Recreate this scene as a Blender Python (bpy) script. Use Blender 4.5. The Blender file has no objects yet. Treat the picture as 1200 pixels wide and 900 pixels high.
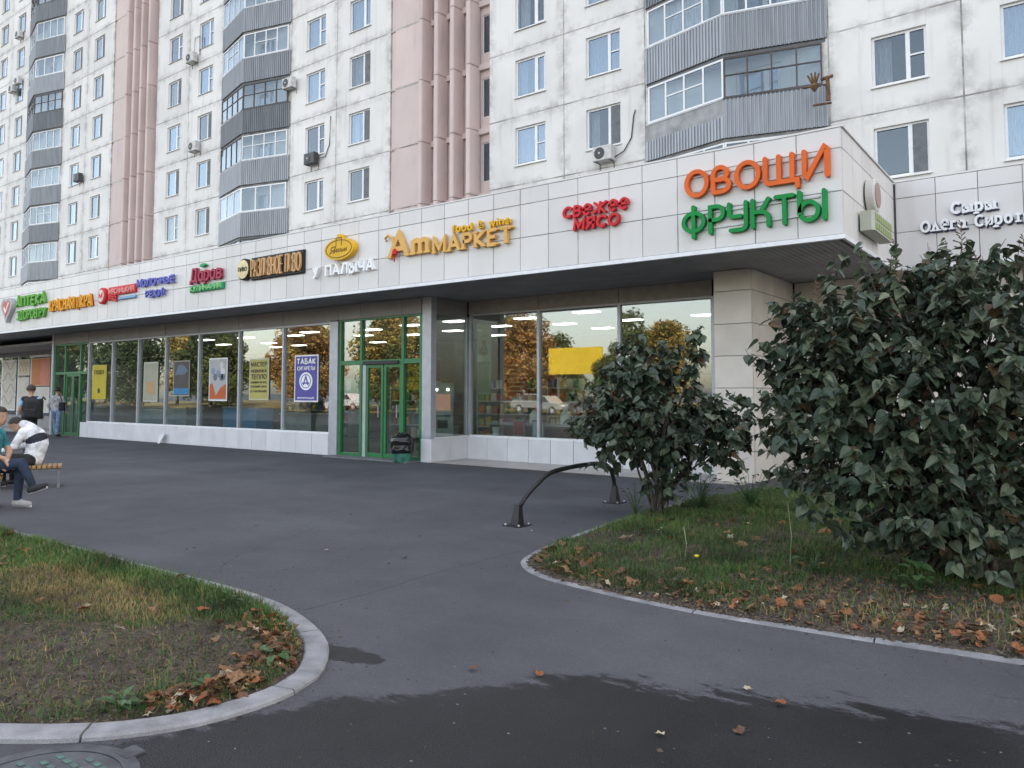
import bpy, bmesh, math, random
from mathutils import Vector, Matrix, noise
R = math.radians
random.seed(7)
scene = bpy.context.scene
COL = scene.collection

# ------------------------------------------------------------------ camera, sky, sun, exposure
cd = bpy.data.cameras.new('camera'); cam = bpy.data.objects.new('camera', cd); COL.objects.link(cam)
cam.location = (0, 0, 1.6)
cam.rotation_euler = (R(90 + 3.434), 0, R(36.691))
cd.sensor_width = 36; cd.lens = 36 * 900 / 1200; cd.shift_y = -44 / 1200
cd.clip_start = .1; cd.clip_end = 2000
scene.camera = cam
SUN_EL, SUN_AZ = 36, 42          # azimuth clockwise from +Y: behind the tower, to the right
wd = bpy.data.worlds.new('World'); scene.world = wd; wd.use_nodes = True
wn = wd.node_tree.nodes; wl = wd.node_tree.links
sky = wn.new('ShaderNodeTexSky'); sky.sky_type = 'NISHITA'; sky.sun_disc = False
sky.sun_elevation = R(SUN_EL); sky.sun_rotation = R(SUN_AZ)
sky.air_density = 1.0; sky.dust_density = 2.0; sky.ozone_density = 1.0
hs = wn.new('ShaderNodeHueSaturation'); hs.inputs['Saturation'].default_value = .62
wb = wn.new('ShaderNodeMixRGB'); wb.blend_type = 'MULTIPLY'; wb.inputs[0].default_value = 1; wb.inputs[2].default_value = (1.08, 1.0, .90, 1)
bg = wn['Background']; bg.inputs['Strength'].default_value = .15
wl.new(sky.outputs[0], hs.inputs['Color']); wl.new(hs.outputs[0], wb.inputs[1]); wl.new(wb.outputs[0], bg.inputs['Color'])
sl = bpy.data.lights.new('sun', 'SUN'); sl.energy = 4.5; sl.angle = R(.5); sl.color = (1, .93, .82)
so = bpy.data.objects.new('sun', sl); COL.objects.link(so)
sv = Vector((math.sin(R(SUN_AZ)) * math.cos(R(SUN_EL)), math.cos(R(SUN_AZ)) * math.cos(R(SUN_EL)), math.sin(R(SUN_EL))))
so.rotation_euler = (-sv).to_track_quat('-Z', 'Y').to_euler(); so.location = (20, 60, 60)
vs = scene.view_settings; vs.view_transform = 'Standard'; vs.look = 'None'; vs.gamma = 1; vs.use_curve_mapping = False
vs.exposure = 2.12
scene.cycles.max_bounces = 8; scene.cycles.transparent_max_bounces = 24

# ------------------------------------------------------------------ materials
MATS = {}
def nodes(m):
    m.use_nodes = True; nt = m.node_tree; return nt, nt.nodes, nt.links
def mat(name, col, rough=.6, var=.12, scale=6., bump=0., bscale=40., metal=0., col2=None, objvar=0., spec=.5, emit=None, estr=0., trans=0., detail=4, stretch=None, coat=0.):
    if name in MATS: return MATS[name]
    m = bpy.data.materials.new(name); nt, n, l = nodes(m); b = n['Principled BSDF']
    tc = n.new('ShaderNodeTexCoord'); vec = tc.outputs['Object']
    if stretch:
        mp = n.new('ShaderNodeMapping'); mp.inputs['Scale'].default_value = stretch; l.new(vec, mp.inputs[0]); vec = mp.outputs[0]
    oi = n.new('ShaderNodeObjectInfo')
    ad = n.new('ShaderNodeVectorMath'); ad.operation = 'ADD'; l.new(vec, ad.inputs[0])
    sc = n.new('ShaderNodeMath'); sc.operation = 'MULTIPLY'; sc.inputs[1].default_value = 37.; l.new(oi.outputs['Random'], sc.inputs[0])
    l.new(sc.outputs[0], ad.inputs[1]); vec = ad.outputs[0]
    nz = n.new('ShaderNodeTexNoise'); nz.inputs['Scale'].default_value = scale; nz.inputs['Detail'].default_value = detail; l.new(vec, nz.inputs['Vector'])
    cr = n.new('ShaderNodeValToRGB'); e = cr.color_ramp.elements
    c2 = col2 if col2 else tuple(max(0, c * (1 - var * 2)) for c in col)
    c1 = col if col2 else tuple(min(1, c * (1 + var)) for c in col)
    e[0].position = .3; e[1].position = .7; e[0].color = (*c2, 1); e[1].color = (*c1, 1)
    l.new(nz.outputs['Fac'], cr.inputs[0]); out = cr.outputs[0]
    if objvar:
        hv = n.new('ShaderNodeHueSaturation'); mr = n.new('ShaderNodeMapRange')
        mr.inputs['To Min'].default_value = 1 - objvar; mr.inputs['To Max'].default_value = 1 + objvar
        l.new(oi.outputs['Random'], mr.inputs[0]); l.new(mr.outputs[0], hv.inputs['Value']); l.new(out, hv.inputs['Color']); out = hv.outputs[0]
    l.new(out, b.inputs['Base Color'])
    b.inputs['Roughness'].default_value = rough; b.inputs['Metallic'].default_value = metal; b.inputs['Specular IOR Level'].default_value = spec
    b.inputs['Coat Weight'].default_value = coat
    if bump:
        nb = n.new('ShaderNodeTexNoise'); nb.inputs['Scale'].default_value = bscale; nb.inputs['Detail'].default_value = 4; l.new(vec, nb.inputs['Vector'])
        bp = n.new('ShaderNodeBump'); bp.inputs['Strength'].default_value = bump; bp.inputs['Distance'].default_value = .02
        l.new(nb.outputs['Fac'], bp.inputs['Height']); l.new(bp.outputs[0], b.inputs['Normal'])
    if emit: b.inputs['Emission Color'].default_value = (*emit, 1); b.inputs['Emission Strength'].default_value = estr
    if trans:
        tr = n.new('ShaderNodeBsdfTranslucent'); l.new(out, tr.inputs[0]); mx = n.new('ShaderNodeMixShader'); mx.inputs[0].default_value = trans
        l.new(b.outputs[0], mx.inputs[1]); l.new(tr.outputs[0], mx.inputs[2]); l.new(mx.outputs[0], n['Material Output'].inputs[0])
    MATS[name] = m; return m
def glass(name, tint=(.9, .95, .93), ior=1.5, rough=0.0, coat=(1, 1, 1)):
    if name in MATS: return MATS[name]
    m = bpy.data.materials.new(name); nt, n, l = nodes(m); n.remove(n['Principled BSDF'])
    fr = n.new('ShaderNodeFresnel'); gm = n.new('ShaderNodeNewGeometry'); mi = n.new('ShaderNodeMapRange')   # same reflectance on both faces of the sheet
    mi.inputs['To Min'].default_value = ior; mi.inputs['To Max'].default_value = 1 / ior; l.new(gm.outputs['Backfacing'], mi.inputs[0]); l.new(mi.outputs[0], fr.inputs[0])
    tr = n.new('ShaderNodeBsdfTransparent'); tr.inputs[0].default_value = (*tint, 1)
    gl = n.new('ShaderNodeBsdfGlossy'); gl.inputs['Roughness'].default_value = rough; gl.inputs['Color'].default_value = (*coat, 1)
    mx = n.new('ShaderNodeMixShader'); l.new(fr.outputs[0], mx.inputs[0]); l.new(tr.outputs[0], mx.inputs[1]); l.new(gl.outputs[0], mx.inputs[2])
    l.new(mx.outputs[0], n['Material Output'].inputs[0]); MATS[name] = m; return m
def stained(name, col, stain, rough=.8, edge=.06, amount=.8, bump=.25, streak=True):
    # painted concrete: patchy wear, sealant smears along the panel's edges, rain streaks (Generated coords)
    m = bpy.data.materials.new(name); nt, n, l = nodes(m); b = n['Principled BSDF']; b.inputs['Roughness'].default_value = rough
    tc = n.new('ShaderNodeTexCoord'); oi = n.new('ShaderNodeObjectInfo')
    ge = n.new('ShaderNodeNewGeometry')
    n1 = n.new('ShaderNodeTexNoise'); n1.inputs['Scale'].default_value = .55; n1.inputs['Detail'].default_value = 8; l.new(ge.outputs['Position'], n1.inputs['Vector'])
    mp = n.new('ShaderNodeMapping'); mp.inputs['Scale'].default_value = (2.2, 2.2, .22); l.new(ge.outputs['Position'], mp.inputs[0])
    n2 = n.new('ShaderNodeTexNoise'); n2.inputs['Scale'].default_value = 1.6; n2.inputs['Detail'].default_value = 7; l.new(mp.outputs[0], n2.inputs['Vector'])
    n3 = n.new('ShaderNodeTexNoise'); n3.inputs['Scale'].default_value = 1.7; n3.inputs['Detail'].default_value = 9; n3.inputs['Roughness'].default_value = .7; l.new(ge.outputs['Position'], n3.inputs['Vector'])
    sx = n.new('ShaderNodeSeparateXYZ'); l.new(tc.outputs['Generated'], sx.inputs[0])
    def edgemask(o):
        a = n.new('ShaderNodeMath'); a.operation = 'SUBTRACT'; a.inputs[1].default_value = .5; l.new(o, a.inputs[0])
        c = n.new('ShaderNodeMath'); c.operation = 'ABSOLUTE'; l.new(a.outputs[0], c.inputs[0]); return c.outputs[0]
    mx = n.new('ShaderNodeMath'); mx.operation = 'MAXIMUM'; l.new(edgemask(sx.outputs[0]), mx.inputs[0]); l.new(edgemask(sx.outputs[2]), mx.inputs[1])
    mr = n.new('ShaderNodeMapRange'); mr.inputs['From Min'].default_value = .5 - edge; mr.inputs['From Max'].default_value = .5; l.new(mx.outputs[0], mr.inputs[0])
    th = n.new('ShaderNodeMapRange'); th.inputs['From Min'].default_value = .43; th.inputs['From Max'].default_value = .62; l.new(n3.outputs['Fac'], th.inputs[0])
    em = n.new('ShaderNodeMath'); em.operation = 'MULTIPLY'; l.new(mr.outputs[0], em.inputs[0]); l.new(th.outputs[0], em.inputs[1])
    st = n.new('ShaderNodeMapRange'); st.inputs['From Min'].default_value = .56; st.inputs['From Max'].default_value = .8; st.inputs['To Max'].default_value = .4 if streak else .25; l.new(n2.outputs['Fac'], st.inputs[0])
    pw = n.new('ShaderNodeMapRange'); pw.inputs['From Min'].default_value = .4; pw.inputs['From Max'].default_value = .75; pw.inputs['To Max'].default_value = .3; l.new(n1.outputs['Fac'], pw.inputs[0])
    s1 = n.new('ShaderNodeMath'); s1.operation = 'ADD'; l.new(st.outputs[0], s1.inputs[0]); l.new(pw.outputs[0], s1.inputs[1])
    s2 = n.new('ShaderNodeMath'); s2.operation = 'MULTIPLY_ADD'; s2.inputs[1].default_value = amount; s2.use_clamp = True; l.new(em.outputs[0], s2.inputs[0]); l.new(s1.outputs[0], s2.inputs[2])
    mc = n.new('ShaderNodeMixRGB'); mc.inputs[1].default_value = (*col, 1); mc.inputs[2].default_value = (*stain, 1); l.new(s2.outputs[0], mc.inputs[0])
    hv = n.new('ShaderNodeHueSaturation'); m2 = n.new('ShaderNodeMapRange'); m2.inputs['To Min'].default_value = .95; m2.inputs['To Max'].default_value = 1.04
    l.new(oi.outputs['Random'], m2.inputs[0]); l.new(m2.outputs[0], hv.inputs['Value']); l.new(mc.outputs[0], hv.inputs['Color']); l.new(hv.outputs[0], b.inputs['Base Color'])
    bp = n.new('ShaderNodeBump'); bp.inputs['Strength'].default_value = bump; bp.inputs['Distance'].default_value = .03; l.new(n3.outputs['Fac'], bp.inputs['Height']); l.new(bp.outputs[0], b.inputs['Normal'])
    MATS[name] = m; return m

M_white = stained('painted concrete white', (.80, .775, .745), (.43, .41, .395), edge=.12)
M_pink = stained('painted concrete pink', (.67, .545, .515), (.40, .32, .30), edge=.03, amount=.7)
M_joint = mat('joint mortar', (.58, .55, .51), .95, col2=(.17, .16, .15), scale=1.6, bump=.6, bscale=20)
M_pvc = mat('white pvc', (.80, .80, .81), .35, var=.03)
M_oldframe = mat('old dark frame', (.09, .07, .06), .6)
M_sill = mat('sill metal', (.55, .55, .56), .4, var=.15)
M_glass = glass('window glass', (.66, .71, .75), 2.4, 0., (.76, .89, 1.))
M_glass2 = glass('older window glass', (.74, .78, .8), 1.75, 0., (.85, .93, 1.))
M_shop = glass('shop glass', (.74, .80, .78), 2.05, .012)
M_curt = mat('curtain', (.70, .69, .69), .9, var=.25, scale=9, stretch=(6, 1, .3), objvar=.35)
M_dark = mat('dark room', (.03, .032, .036), .9)
M_corr = mat('corrugated steel grey', (.32, .335, .36), .4, var=.1, scale=1.2, objvar=.2, metal=.2, stretch=(5, 5, .4))
M_slab = mat('balcony slab', (.3, .29, .28), .9, col2=(.12, .12, .12), scale=3)
M_fascia = stained('composite panel', (.68, .655, .64), (.44, .415, .39), rough=.4, edge=.05, amount=.45, bump=.012, streak=False)
M_gap = mat('panel gap', (.05, .05, .055), .8)
M_fgap = mat('fascia gap', (.16, .155, .16), .8)
M_trim = mat('white trim', (.78, .78, .8), .4, var=.05)
M_soffit = mat('grey soffit', (.27, .27, .28), .55, var=.1, scale=2)
M_band = mat('grey band', (.26, .245, .235), .5, var=.08, scale=1.5)
M_alu = mat('aluminium mullion', (.42, .43, .47), .4, metal=.3, var=.06)
M_green = mat('green frame', (.02, .17, .055), .35, var=.1)
M_tile = mat('plinth tile', (.66, .655, .68), .5, var=.05, scale=2, objvar=.04)
M_walltile = mat('wall tile', (.63, .575, .515), .5, var=.07, scale=1.5, objvar=.05)
M_asph = None

# ------------------------------------------------------------------ mesh builder
class MB:
    def __init__(s): s.v = []; s.f = []; s.m = []
    def add(s, vs, fs, mi=0):
        o = len(s.v); s.v += [tuple(v) for v in vs]; s.f += [tuple(i + o for i in f) for f in fs]; s.m += [mi] * len(fs); return s
    def box(s, x0, x1, y0, y1, z0, z1, mi=0):
        vs = [(x0, y0, z0), (x1, y0, z0), (x1, y1, z0), (x0, y1, z0), (x0, y0, z1), (x1, y0, z1), (x1, y1, z1), (x0, y1, z1)]
        return s.add(vs, [(0, 3, 2, 1), (4, 5, 6, 7), (0, 1, 5, 4), (1, 2, 6, 5), (2, 3, 7, 6), (3, 0, 4, 7)], mi)
    def slab(s, x0, x1, y0, y1, z0, z1, c=.01, mi=0):
        # panel lying in XZ, facing -y, with chamfered front edge
        vs = [(x0, y1, z0), (x1, y1, z0), (x1, y1, z1), (x0, y1, z1), (x0, y0 + c, z0), (x1, y0 + c, z0), (x1, y0 + c, z1), (x0, y0 + c, z1),
              (x0 + c, y0, z0 + c), (x1 - c, y0, z0 + c), (x1 - c, y0, z1 - c), (x0 + c, y0, z1 - c)]
        fs = [(8, 9, 10, 11), (3, 2, 1, 0)]
        for i in range(4):
            j = (i + 1) % 4; fs += [(i, j, 4 + j, 4 + i), (4 + i, 4 + j, 8 + j, 8 + i)]
        return s.add(vs, fs, mi)
    def prism(s, poly, z0, z1, mi=0):
        n = len(poly); vs = [(x, y, z0) for x, y in poly] + [(x, y, z1) for x, y in poly]
        return s.add(vs, [tuple(range(n - 1, -1, -1)), tuple(range(n, 2 * n))] + [(i, (i + 1) % n, n + (i + 1) % n, n + i) for i in range(n)], mi)
    def prism_y(s, poly, y0, y1, mi=0):
        n = len(poly); vs = [(x, y0, z) for x, z in poly] + [(x, y1, z) for x, z in poly]
        return s.add(vs, [tuple(range(n)), tuple(range(2 * n - 1, n - 1, -1))] + [(i, n + i, n + (i + 1) % n, (i + 1) % n) for i in range(n)], mi)
    def tube(s, pts, rad, n=8, mi=0, flat=1.):
        pts = [Vector(p) for p in pts]; rads = rad if isinstance(rad, (list, tuple)) else [rad] * len(pts); rings = []
        up = Vector((0, 0, 1)); vs = []
        for i, p in enumerate(pts):
            d = (pts[min(i + 1, len(pts) - 1)] - pts[max(i - 1, 0)]).normalized()
            a = d.cross(up); a = a if a.length > .05 else d.cross(Vector((1, 0, 0))); a.normalize(); b = d.cross(a)
            for k in range(n):
                t = 2 * math.pi * k / n; vs.append(p + a * math.cos(t) * rads[i] + b * math.sin(t) * rads[i] * flat)
        fs = []
        for i in range(len(pts) - 1):
            for k in range(n): fs.append((i * n + k, i * n + (k + 1) % n, (i + 1) * n + (k + 1) % n, (i + 1) * n + k))
        fs += [tuple(range(n - 1, -1, -1)), tuple(range((len(pts) - 1) * n, len(pts) * n))]
        return s.add(vs, fs, mi)
    def lathe(s, prof, c=(0, 0, 0), n=16, mi=0, axis='z'):
        vs = []
        for r, z in prof:
            for k in range(n):
                t = 2 * math.pi * k / n; a, b = r * math.cos(t), r * math.sin(t)
                vs.append((c[0] + a, c[1] + b, c[2] + z) if axis == 'z' else ((c[0] + a, c[1] + z, c[2] + b) if axis == 'y' else (c[0] + z, c[1] + a, c[2] + b)))
        fs = []
        for i in range(len(prof) - 1):
            for k in range(n): fs.append((i * n + k, i * n + (k + 1) % n, (i + 1) * n + (k + 1) % n, (i + 1) * n + k))
        fs += [tuple(range(n - 1, -1, -1)), tuple(range((len(prof) - 1) * n, len(prof) * n))]
        return s.add(vs, fs, mi)
    def mesh(s, name, mats, smooth=False):
        me = bpy.data.meshes.new(name); me.from_pydata(s.v, [], s.f)
        for m in (mats if isinstance(mats, (list, tuple)) else [mats]): me.materials.append(m)
        if any(s.m): me.polygons.foreach_set('material_index', s.m)
        if smooth: me.polygons.foreach_set('use_smooth', [True] * len(me.polygons))
        me.update(); return me
    def build(s, name, mats, parent=None, smooth=False, loc=None): return put(name, s.mesh(name, mats, smooth), parent, loc)
def put(name, me, parent=None, loc=None, rot=None, scale=None):
    o = bpy.data.objects.new(name, me); COL.objects.link(o)
    if parent: o.parent = parent
    if loc is not None: o.location = loc
    if rot is not None: o.rotation_euler = rot
    if scale is not None: o.scale = scale
    return o
def tag(o, label, cat, group=None):
    o['label'] = label; o['category'] = cat
    if group: o['group'] = group
    return o
def thing(name, label, cat, loc=(0, 0, 0), rz=0, group=None):
    o = bpy.data.objects.new(name, None); COL.objects.link(o); o.location = loc; o.rotation_euler = (0, 0, rz); o.empty_display_size = .2
    return tag(o, label, cat, group)
def struct(o): o['kind'] = 'structure'; return o
def bevel(o, w=.01, seg=2):
    b = o.modifiers.new('bevel', 'BEVEL'); b.width = w; b.segments = seg; b.limit_method = 'ANGLE'; return o

# ------------------------------------------------------------------ ground
def asphalt():
    m = bpy.data.materials.new('asphalt'); nt, n, l = nodes(m); b = n['Principled BSDF']
    ge = n.new('ShaderNodeNewGeometry'); sx = n.new('ShaderNodeSeparateXYZ'); l.new(ge.outputs['Position'], sx.inputs[0])
    X, Y = sx.outputs[0], sx.outputs[1]
    def mth(op, a, c=None, d=None, clamp=False):
        k = n.new('ShaderNodeMath'); k.operation = op; k.use_clamp = clamp
        for i, v in enumerate((a, c, d)):
            if v is None: continue
            if isinstance(v, (int, float)): k.inputs[i].default_value = v
            else: l.new(v, k.inputs[i])
        return k.outputs[0]
    def nz(sc, det=4, rough=.5, vec=None):
        k = n.new('ShaderNodeTexNoise'); k.inputs['Scale'].default_value = sc; k.inputs['Detail'].default_value = det; k.inputs['Roughness'].default_value = rough
        l.new(vec if vec else ge.outputs['Position'], k.inputs['Vector']); return k.outputs['Fac']
    # spilled water in the foreground: ragged tide line
    pts = [(-5, 0), (-4, .8), (-3.75, 1.5), (-3.45, 2.15), (-3.25, 2.65), (-2.9, 3.05), (-2.6, 3.5), (-2.2, 3.85), (-1.4, 4.15), (-.3, 4.5), (2, 5.)]
    fc = n.new('ShaderNodeFloatCurve'); cv = fc.mapping.curves[0]
    P = [((x + 5) / 7, y / 5) for x, y in pts]
    cv.points[0].location = P[0]; cv.points[1].location = P[-1]
    for p in P[1:-1]: cv.points.new(*p)
    for p in cv.points: p.handle_type = 'VECTOR'
    fc.mapping.update()
    l.new(mth('DIVIDE', mth('ADD', X, 5), 7, clamp=True), fc.inputs['Value'])
    g = mth('MULTIPLY', fc.outputs[0], 5)
    mp = n.new('ShaderNodeMapping'); mp.inputs['Rotation'].default_value = (0, 0, R(-30)); mp.inputs['Scale'].default_value = (1, 3, 1); l.new(ge.outputs['Position'], mp.inputs[0])
    rag = mth('MULTIPLY', mth('SUBTRACT', nz(1.7, 11, .74, mp.outputs[0]), .5), 1.5)
    dd = mth('SUBTRACT', mth('ADD', g, rag), Y)
    wet = mth('MULTIPLY_ADD', mth('ADD', dd, mth('MULTIPLY', mth('SUBTRACT', nz(9, 8, .8), .5), .5)), 9, .5, True)
    e = mth('ADD', mth('MULTIPLY', mth('ADD', X, 3.58), 3.6), mth('MULTIPLY', nz(6, 3), .6)); f2 = mth('ADD', mth('MULTIPLY', mth('SUBTRACT', Y, mth('MULTIPLY_ADD', X, .12, 3.68)), mth('MULTIPLY_ADD', X, 6., 31.)), mth('MULTIPLY', mth('SUBTRACT', nz(9, 5, .7), .5), 1.6))
    sp = mth('SUBTRACT', 1.05, mth('SQRT', mth('ADD', mth('MULTIPLY', e, e), mth('MULTIPLY', f2, f2))))
    wet = mth('MAXIMUM', wet, mth('MULTIPLY', sp, 8, None, True))
    wet = mth('MULTIPLY', wet, mth('MULTIPLY_ADD', nz(1.3, 6), .5, .72, True))
    # joint in the paving
    cx = mth('ABSOLUTE', mth('ADD', mth('ADD', X, 4.66), mth('MULTIPLY', mth('SUBTRACT', nz(1.2, 6), .5), .22)))
    ck = mth('MULTIPLY', mth('SUBTRACT', .008, cx), 160, None, True)
    ck = mth('MULTIPLY', ck, mth('MULTIPLY', mth('GREATER_THAN', Y, 3.7), mth('LESS_THAN', Y, 6.4)))
    ck = mth('MULTIPLY', ck, .7)
    vc = n.new('ShaderNodeTexVoronoi'); vc.feature = 'DISTANCE_TO_EDGE'; vc.inputs['Scale'].default_value = .33
    wob = n.new('ShaderNodeVectorMath'); wob.operation = 'ADD'; l.new(ge.outputs['Position'], wob.inputs[0]); wn2 = n.new('ShaderNodeTexNoise'); wn2.inputs['Scale'].default_value = 1.7; wn2.inputs['Detail'].default_value = 8; l.new(ge.outputs['Position'], wn2.inputs['Vector'])
    wsc = n.new('ShaderNodeVectorMath'); wsc.operation = 'SCALE'; wsc.inputs['Scale'].default_value = .7; l.new(wn2.outputs['Color'], wsc.inputs[0]); l.new(wsc.outputs[0], wob.inputs[1]); l.new(wob.outputs[0], vc.inputs['Vector'])
    cr2 = mth('MULTIPLY', mth('SUBTRACT', .0022, vc.outputs['Distance']), 700, None, True); cr2 = mth('MULTIPLY', cr2, mth('MULTIPLY', mth('SUBTRACT', nz(.35, 3), .5), 9, None, True))
    ck = mth('MAXIMUM', ck, mth('MULTIPLY', cr2, .55))
    base = n.new('ShaderNodeValToRGB'); el = base.color_ramp.elements
    el[0].position = .36; el[1].position = .66; el[0].color = (.058, .0585, .065, 1); el[1].color = (.086, .087, .096, 1); l.new(nz(.55, 9, .65), base.inputs[0])
    grit = n.new('ShaderNodeTexVoronoi'); grit.inputs['Scale'].default_value = 130; l.new(ge.outputs['Position'], grit.inputs['Vector'])
    gm = mth('MULTIPLY_ADD', grit.outputs['Distance'], .55, .74)
    mg = n.new('ShaderNodeMixRGB'); mg.blend_type = 'MULTIPLY'; mg.inputs[0].default_value = 1; l.new(base.outputs[0], mg.inputs[1])
    cb = n.new('ShaderNodeCombineXYZ'); [l.new(gm, cb.inputs[i]) for i in range(3)]; l.new(cb.outputs[0], mg.inputs[2])
    blot = mth('MULTIPLY', mth('SUBTRACT', nz(2.3, 9, .75), .60), 6, None, True)
    mb = n.new('ShaderNodeMixRGB'); mb.inputs[2].default_value = (.05, .05, .055, 1); l.new(mg.outputs[0], mb.inputs[1]); l.new(mth('MULTIPLY', blot, .55), mb.inputs[0])
    gum = n.new('ShaderNodeTexVoronoi'); gum.inputs['Scale'].default_value = 2.1; l.new(ge.outputs['Position'], gum.inputs['Vector'])
    gsp = mth('MULTIPLY', mth('SUBTRACT', mth('MULTIPLY', nz(3.1, 3), .055), gum.outputs['Distance']), 120, None, True)
    md = n.new('ShaderNodeMixRGB'); md.inputs[2].default_value = (.03, .03, .032, 1); l.new(mb.outputs[0], md.inputs[1]); l.new(mth('MULTIPLY', gsp, .7), md.inputs[0])
    lane = n.new('ShaderNodeMapping'); lane.inputs['Rotation'].default_value = (0, 0, R(20)); lane.inputs['Scale'].default_value = (.25, 1.2, 1); l.new(ge.outputs['Position'], lane.inputs[0])
    hl = n.new('ShaderNodeHueSaturation'); l.new(mth('MULTIPLY_ADD', nz(.8, 7, .6, lane.outputs[0]), .55, .74), hl.inputs['Value']); l.new(md.outputs[0], hl.inputs['Color']); mb = hl
    mw = n.new('ShaderNodeMixRGB'); mw.inputs[2].default_value = (.0135, .0135, .0155, 1); l.new(mb.outputs[0], mw.inputs[1]); l.new(wet, mw.inputs[0])
    mk = n.new('ShaderNodeMixRGB'); mk.inputs[2].default_value = (.02, .02, .02, 1); l.new(mw.outputs[0], mk.inputs[1]); l.new(ck, mk.inputs[0])
    l.new(mk.outputs[0], b.inputs['Base Color'])
    l.new(mth('MULTIPLY_ADD', wet, -.45, .88), b.inputs['Roughness']); b.inputs['Specular IOR Level'].default_value = .3
    bp = n.new('ShaderNodeBump'); bp.inputs['Strength'].default_value = .5; bp.inputs['Distance'].default_value = .006
    l.new(mth('SUBTRACT', mth('ADD', grit.outputs['Distance'], mth('MULTIPLY', nz(12, 4), .6)), mth('MULTIPLY', ck, 2)), bp.inputs['Height']); l.new(bp.outputs[0], b.inputs['Normal'])
    return m
M_asph = asphalt()
mb = MB(); S = 500
mb.add([(-S, -S, 0), (S, -S, 0), (S, S, 0), (-S, S, 0)], [(0, 1, 2, 3)])
struct(mb.build('ground', M_asph))

def smooth_path(pts, step=.12):
    # Catmull-Rom resampled
    out = []
    for i in range(len(pts) - 1):
        p0 = Vector(pts[max(i - 1, 0)]); p1 = Vector(pts[i]); p2 = Vector(pts[i + 1]); p3 = Vector(pts[min(i + 2, len(pts) - 1)])
        n = max(1, int((p2 - p1).length / step))
        for k in range(n):
            t = k / n
            out.append(.5 * ((2 * p1) + (p2 - p0) * t + (2 * p0 - 5 * p1 + 4 * p2 - p3) * t * t + (3 * p1 - p0 - 3 * p2 + p3) * t ** 3))
    out.append(Vector(pts[-1])); return out
def offset(path, d):
    out = []
    for i, p in enumerate(path):
        t = (path[min(i + 1, len(path) - 1)] - path[max(i - 1, 0)]).normalized(); out.append(p + Vector((-t.y, t.x)) * d)
    return out
M_kerb = mat('kerb concrete', (.25, .25, .26), .95, var=.22, scale=5, bump=.5, bscale=90, objvar=.09)
def kerb(name, path, width, z, length, gap=.006):
    root = bpy.data.objects.new(name, None); COL.objects.link(root); struct(root)
    inn = offset(path, width); acc = 0; start = 0; i = 0
    while i < len(path) - 1:
        acc += (path[i + 1] - path[i]).length; i += 1
        if acc >= length or i == len(path) - 1:
            o = path[start:i + 1]; q = inn[start:i + 1]
            if len(o) > 1:
                d0 = (o[1] - o[0]).normalized() * gap; d1 = (o[-1] - o[-2]).normalized() * gap
                o = [o[0] + d0] + o[1:-1] + [o[-1] - d1]; q = [q[0] + d0] + q[1:-1] + [q[-1] - d1]
                n = len(o); zz = z + random.uniform(-.004, .004); m = MB(); c = .012; vs = []
                for a, b in zip(o, q):
                    w = (b - a).normalized() * c
                    vs += [(a.x, a.y, -.05), (a.x, a.y, zz - c), (a.x + w.x, a.y + w.y, zz), (b.x - w.x, b.y - w.y, zz), (b.x, b.y, zz - c), (b.x, b.y, -.05)]
                fs = []
                for k in range(n - 1):
                    for e in range(5): fs.append((k * 6 + e, (k + 1) * 6 + e, (k + 1) * 6 + e + 1, k * 6 + e + 1))
                fs += [(0, 1, 2, 3, 4, 5), tuple((n - 1) * 6 + e for e in (5, 4, 3, 2, 1, 0))]
                m.add(vs, fs); m.build('kerb_stone', M_kerb, root)
            start = i; acc = 0
    return inn
LP = smooth_path([(-16, 3.75), (-12, 3.75), (-9, 3.74), (-7, 3.73), (-5.79, 3.73), (-5.2, 3.71), (-4.75, 3.64), (-4.27, 3.48), (-3.92, 3.3), (-3.68, 3.1), (-3.5, 2.88), (-3.42, 2.66), (-3.41, 2.42), (-3.46, 2.16), (-3.57, 1.94), (-3.75, 1.72), (-4.05, 1.48), (-4.8, 1.0), (-6, .45), (-9, -.5), (-16, -2)])
L_in = kerb('lawn_kerb', LP, -.15, .03, 1.0)
RP = smooth_path([(9, 6.3), (4, 5.95), (1, 5.62), (-.35, 5.49), (-.78, 5.45), (-1.26, 5.4), (-1.69, 5.37), (-2.22, 5.34), (-2.71, 5.36), (-3.18, 5.42), (-3.75, 5.53), (-4.1, 5.71), (-4.34, 5.96), (-4.46, 6.28), (-4.57, 6.86), (-4.71, 8.02), (-4.78, 9.45), (-4.7, 11.0), (-4.2, 12.5), (-3.6, 12.8), (-2, 12.85), (9, 12.9)])
R_in = kerb('shrub_bed_kerb', RP, -.09, .014, 1.2)

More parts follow.
